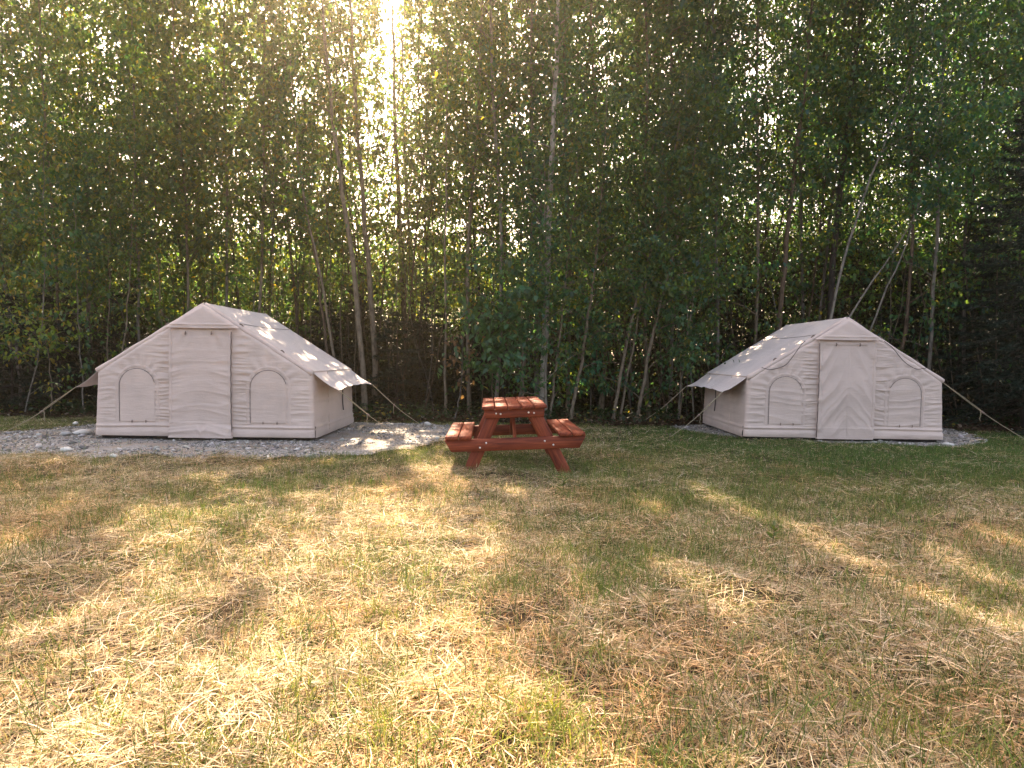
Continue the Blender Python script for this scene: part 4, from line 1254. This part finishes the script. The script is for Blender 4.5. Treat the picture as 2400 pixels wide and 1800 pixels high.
STRAW = np.array([[.53, .415, .255], [.63, .51, .34], [.74, .64, .49], [.44, .325, .185], [.36, .22, .12], [.33, .30, .17]])
GREEN = np.array([[.14, .20, .045], [.11, .165, .04], [.19, .22, .05], [.085, .145, .035]])
DEEP = np.array([[.085, .155, .035], [.11, .185, .036], [.060, .14, .032]])
def blocked(x, y):
    b = ((np.abs(x-LT[0]) < 1.68) & (y > LT[1]-.02) & (y < LT[1]+2.7)) | ((np.abs(x-RT[0]) < 1.68) & (y > RT[1]-.0) & (y < RT[1]+2.7))
    return b
def lush(x, y):
    """0 dry hay ... 1 green turf"""
    b = sstep(6.6, 9.2, y + .35*x)*.46 + sstep(7.4, 10.2, y+.02*x)*sstep(1.2, 4.2, x)*.75
    nz = (fbm(x*.9, y*.9, 601, 3)-.5)*.85 + (fbm(x*4.5, y*4.5, 605, 2)-.5)*.45
    tuft = sstep(.70, .80, fbm(x*1.9, y*1.9, 603, 2))*.3
    return np.clip(b*1.0 + nz + tuft*.8 + .06, 0, 1)

def sample(y0, y1, dens, r):
    hw0, hw1 = y0*.78+1.6, y1*.78+1.6
    n = int(dens*(y1-y0)*(hw0+hw1))
    y = r.uniform(y0, y1, n); x = r.uniform(-1, 1, n)*(y*.78+1.6)
    k = ~blocked(x, y)
    gm = gravel_mask(x, y)
    k &= ~gm | (r.random(n) < .03)
    k &= y < FOREST_Y + .35*(fbm(x*1.1, 0*x, 607, 3)-.5)*2 + .25
    return x[k], y[k]

def lay_grass(seed):
    r = np.random.default_rng(seed)
    B = Buf()
    for (y0, y1, dens, segs, wk) in ((1.6, 4.2, 9000, 3, .95), (4.2, 7, 6500, 3, 1.0), (7, 10.2, 4000, 2, 1.15), (10.2, 14.0, 2600, 2, 1.35)):
        x, y = sample(y0, y1, dens, r)
        hole = fbm(x*3.3, y*3.3, 631, 3)
        k = r.random(len(x)) < .42+.58*sstep(.30, .50, hole)
        x, y = x[k], y[k]; n = len(x)
        lu = lush(x, y)
        green = r.random(n) < np.clip(lu*.85+.10, .12, .78)
        # swathes: hay lies combed in drifts of a common direction
        drift = fbm(x*.35, y*.35, 611, 2)*9
        az = np.where(green, r.random(n)*6.283, drift + r.normal(0, 1.5, n) + np.pi*(r.random(n) < .5))
        pile = fbm(x*1.6, y*1.6, 615, 3)
        L = np.where(green, .05+.06*r.random(n), .045+.135*r.random(n)**1.7)*(1-.3*sstep(8, 13, y))
        L = np.where(green & (lu < .5) & (r.random(n) < .5), L*1.7, L)
        Wd = np.where(green, .0036, .0036)*(.5+.9*r.random(n))*wk
        th0 = np.where(green, r.uniform(.7, 1.45, n), r.uniform(-.15, .42, n))
        th1 = np.where(green, th0-r.uniform(.2, 1.3, n), th0-r.uniform(0, .45, n))
        stub = (~green) & (r.random(n) < .22)
        th0 = np.where(stub, r.uniform(.9, 1.5, n), th0); th1 = np.where(stub, th0-r.uniform(0, .5, n), th1); L = np.where(stub, L*.55, L)
        z = gz(x, y) + np.where(green | stub, 0, .06*r.random(n)*sstep(.35, .7, pile)+.004)
        c = np.where(green[:, None], GREEN[r.integers(0, 4, n)], STRAW[r.choice(6, n, p=[.24, .22, .18, .14, .11, .11])])
        dp = green & (r.random(n) < sstep(.3, 1.0, lu)*sstep(0, 3.2, x)*sstep(7, 8.6, y))
        c[dp] = DEEP[r.integers(0, 3, dp.sum())]
        c = c*(.42+.95*r.random((n, 1)))
        red = sstep(.55, .75, fbm(x*1.2, y*1.2, 619, 2))[:, None]
        c = np.where(green[:, None], c, c*(1-red*.18*np.array([0, .5, 1])))
        V, F, C = blades(x, y, z, L, Wd, az, th0, th1, c, segs)
        B.add(V, F, C)
    return B
o = lay_grass(81).build('grass', M['grass'])
tag(o, 'mown lawn of dry straw coloured hay and short green grass', 'grass', kind='stuff')
# greener tufts standing out of the hay
r = np.random.default_rng(83)
def tufts(name, spots, label):
    xs, ys, Ls = [], [], []
    for (px, py, nb, rad, Lm) in spots:
        g_ = ground_at(px, py)
        xs.append(g_[0]+r.normal(0, rad, nb)); ys.append(g_[1]+r.normal(0, rad, nb)); Ls.append(Lm*(.5+.8*r.random(nb)))
    x = np.concatenate(xs); y = np.concatenate(ys); L = np.concatenate(Ls); n = len(x)
    th0 = r.uniform(.7, 1.5, n)
    V, F, C = blades(x, y, gz(x, y), L, .0042*(.7+.6*r.random(n)), r.random(n)*6.283, th0, th0-r.uniform(.3, 1.5, n), np.array([.20, .23, .045])*(.6+.7*r.random((n, 1))), 3)
    tag(mesh_obj(name, V, F, M['grass'], colr=C), label, 'grass', kind='stuff')
sp = [(1260, 1690, 170, .09, .14), (1190, 1760, 120, .09, .13), (1330, 1720, 110, .08, .12), (420, 1790, 120, .08, .13), (900, 1730, 120, .08, .12), (850, 1620, 70, .05, .10), (480, 1600, 60, .06, .10), (900, 1450, 70, .06, .11), (380, 1420, 60, .04, .13),
      (880, 1270, 70, .10, .14), (1300, 1300, 60, .10, .12), (700, 1640, 60, .05, .11), (640, 1800, 90, .07, .12), (250, 1700, 60, .07, .11), (1430, 1560, 50, .06, .11), (1960, 1530, 110, .2, .12), (2280, 1500, 140, .22, .13), (2330, 1420, 80, .2, .12), (1990, 1290, 80, .2, .10), (2130, 1700, 80, .1, .14)]
tufts('grass', sp, 'brighter green tufts of grass standing out of the hay')

def weed(px, py, h, label, seed):
    g_ = ground_at(px, py); r = np.random.default_rng(seed)
    rt = empty('weed', (g_[0], g_[1], float(gz(g_[0], g_[1]))))
    tag(rt, label, 'weed', 'single weeds standing in the hay')
    z = np.linspace(0, h, 6)
    V, F = tube(np.stack([.02*np.sin(z*12), 0*z, z-.01], -1), np.linspace(.004, .002, 6), 5)
    mesh_obj('stem', V, F, M['bark'], rt, colr=np.tile((.06, .07, .03), (len(V), 1)))
    n = 14; zz = r.uniform(.25, 1, n)*h; L = h*(.22+.2*r.random(n))
    V, F, C = leaves(np.stack([.02*np.sin(zz*12), 0*zz, zz], -1), L, L*.35, r.random(n)*6.283, r.uniform(.1, .9, n), r.normal(0, .4, n), np.tile((.06, .10, .03), (n, 1))*(.7+.6*r.random((n, 1))))
    mesh_obj('foliage', V, F, M['leaf'], rt, colr=C)
weed(1315, 1165, .22, 'dark upright weed in the hay in front of the picnic table', 1)
weed(1807, 1283, .16, 'small green weed sprouting from the hay in front of the right tent', 2)
weed(868, 1140, .13, 'short dark weed in the grass left of the picnic table', 3)

# ------------------------------------------------------------------ haze: volume added to stand in for lens glare round the sun
hz_m = bpy.data.materials.new('haze'); hz_m.use_nodes = True
hn = hz_m.node_tree.nodes; hl = hz_m.node_tree.links
hn.remove(hn['Principled BSDF'])
pv = hn.new('ShaderNodeVolumePrincipled'); pv.inputs['Density'].default_value = .0028; pv.inputs['Anisotropy'].default_value = .92; pv.inputs['Color'].default_value = (1.0, .86, .68, 1)
hl.new(pv.outputs[0], hn['Material Output'].inputs['Volume'])
V = np.array([[sx*310, sy, sz] for sz in (-1.5, 20.5) for sx, sy in ((-1, -210), (1, -210), (1, 410), (-1, 410))], float)
tag(mesh_obj('haze', V, np.array([[3, 2, 1, 0], [4, 5, 6, 7], [0, 1, 5, 4], [1, 2, 6, 5], [2, 3, 7, 6], [3, 0, 4, 7]]), hz_m), kind='stuff', label='thin warm haze added in place of the lens glare from the sun', cat='haze')
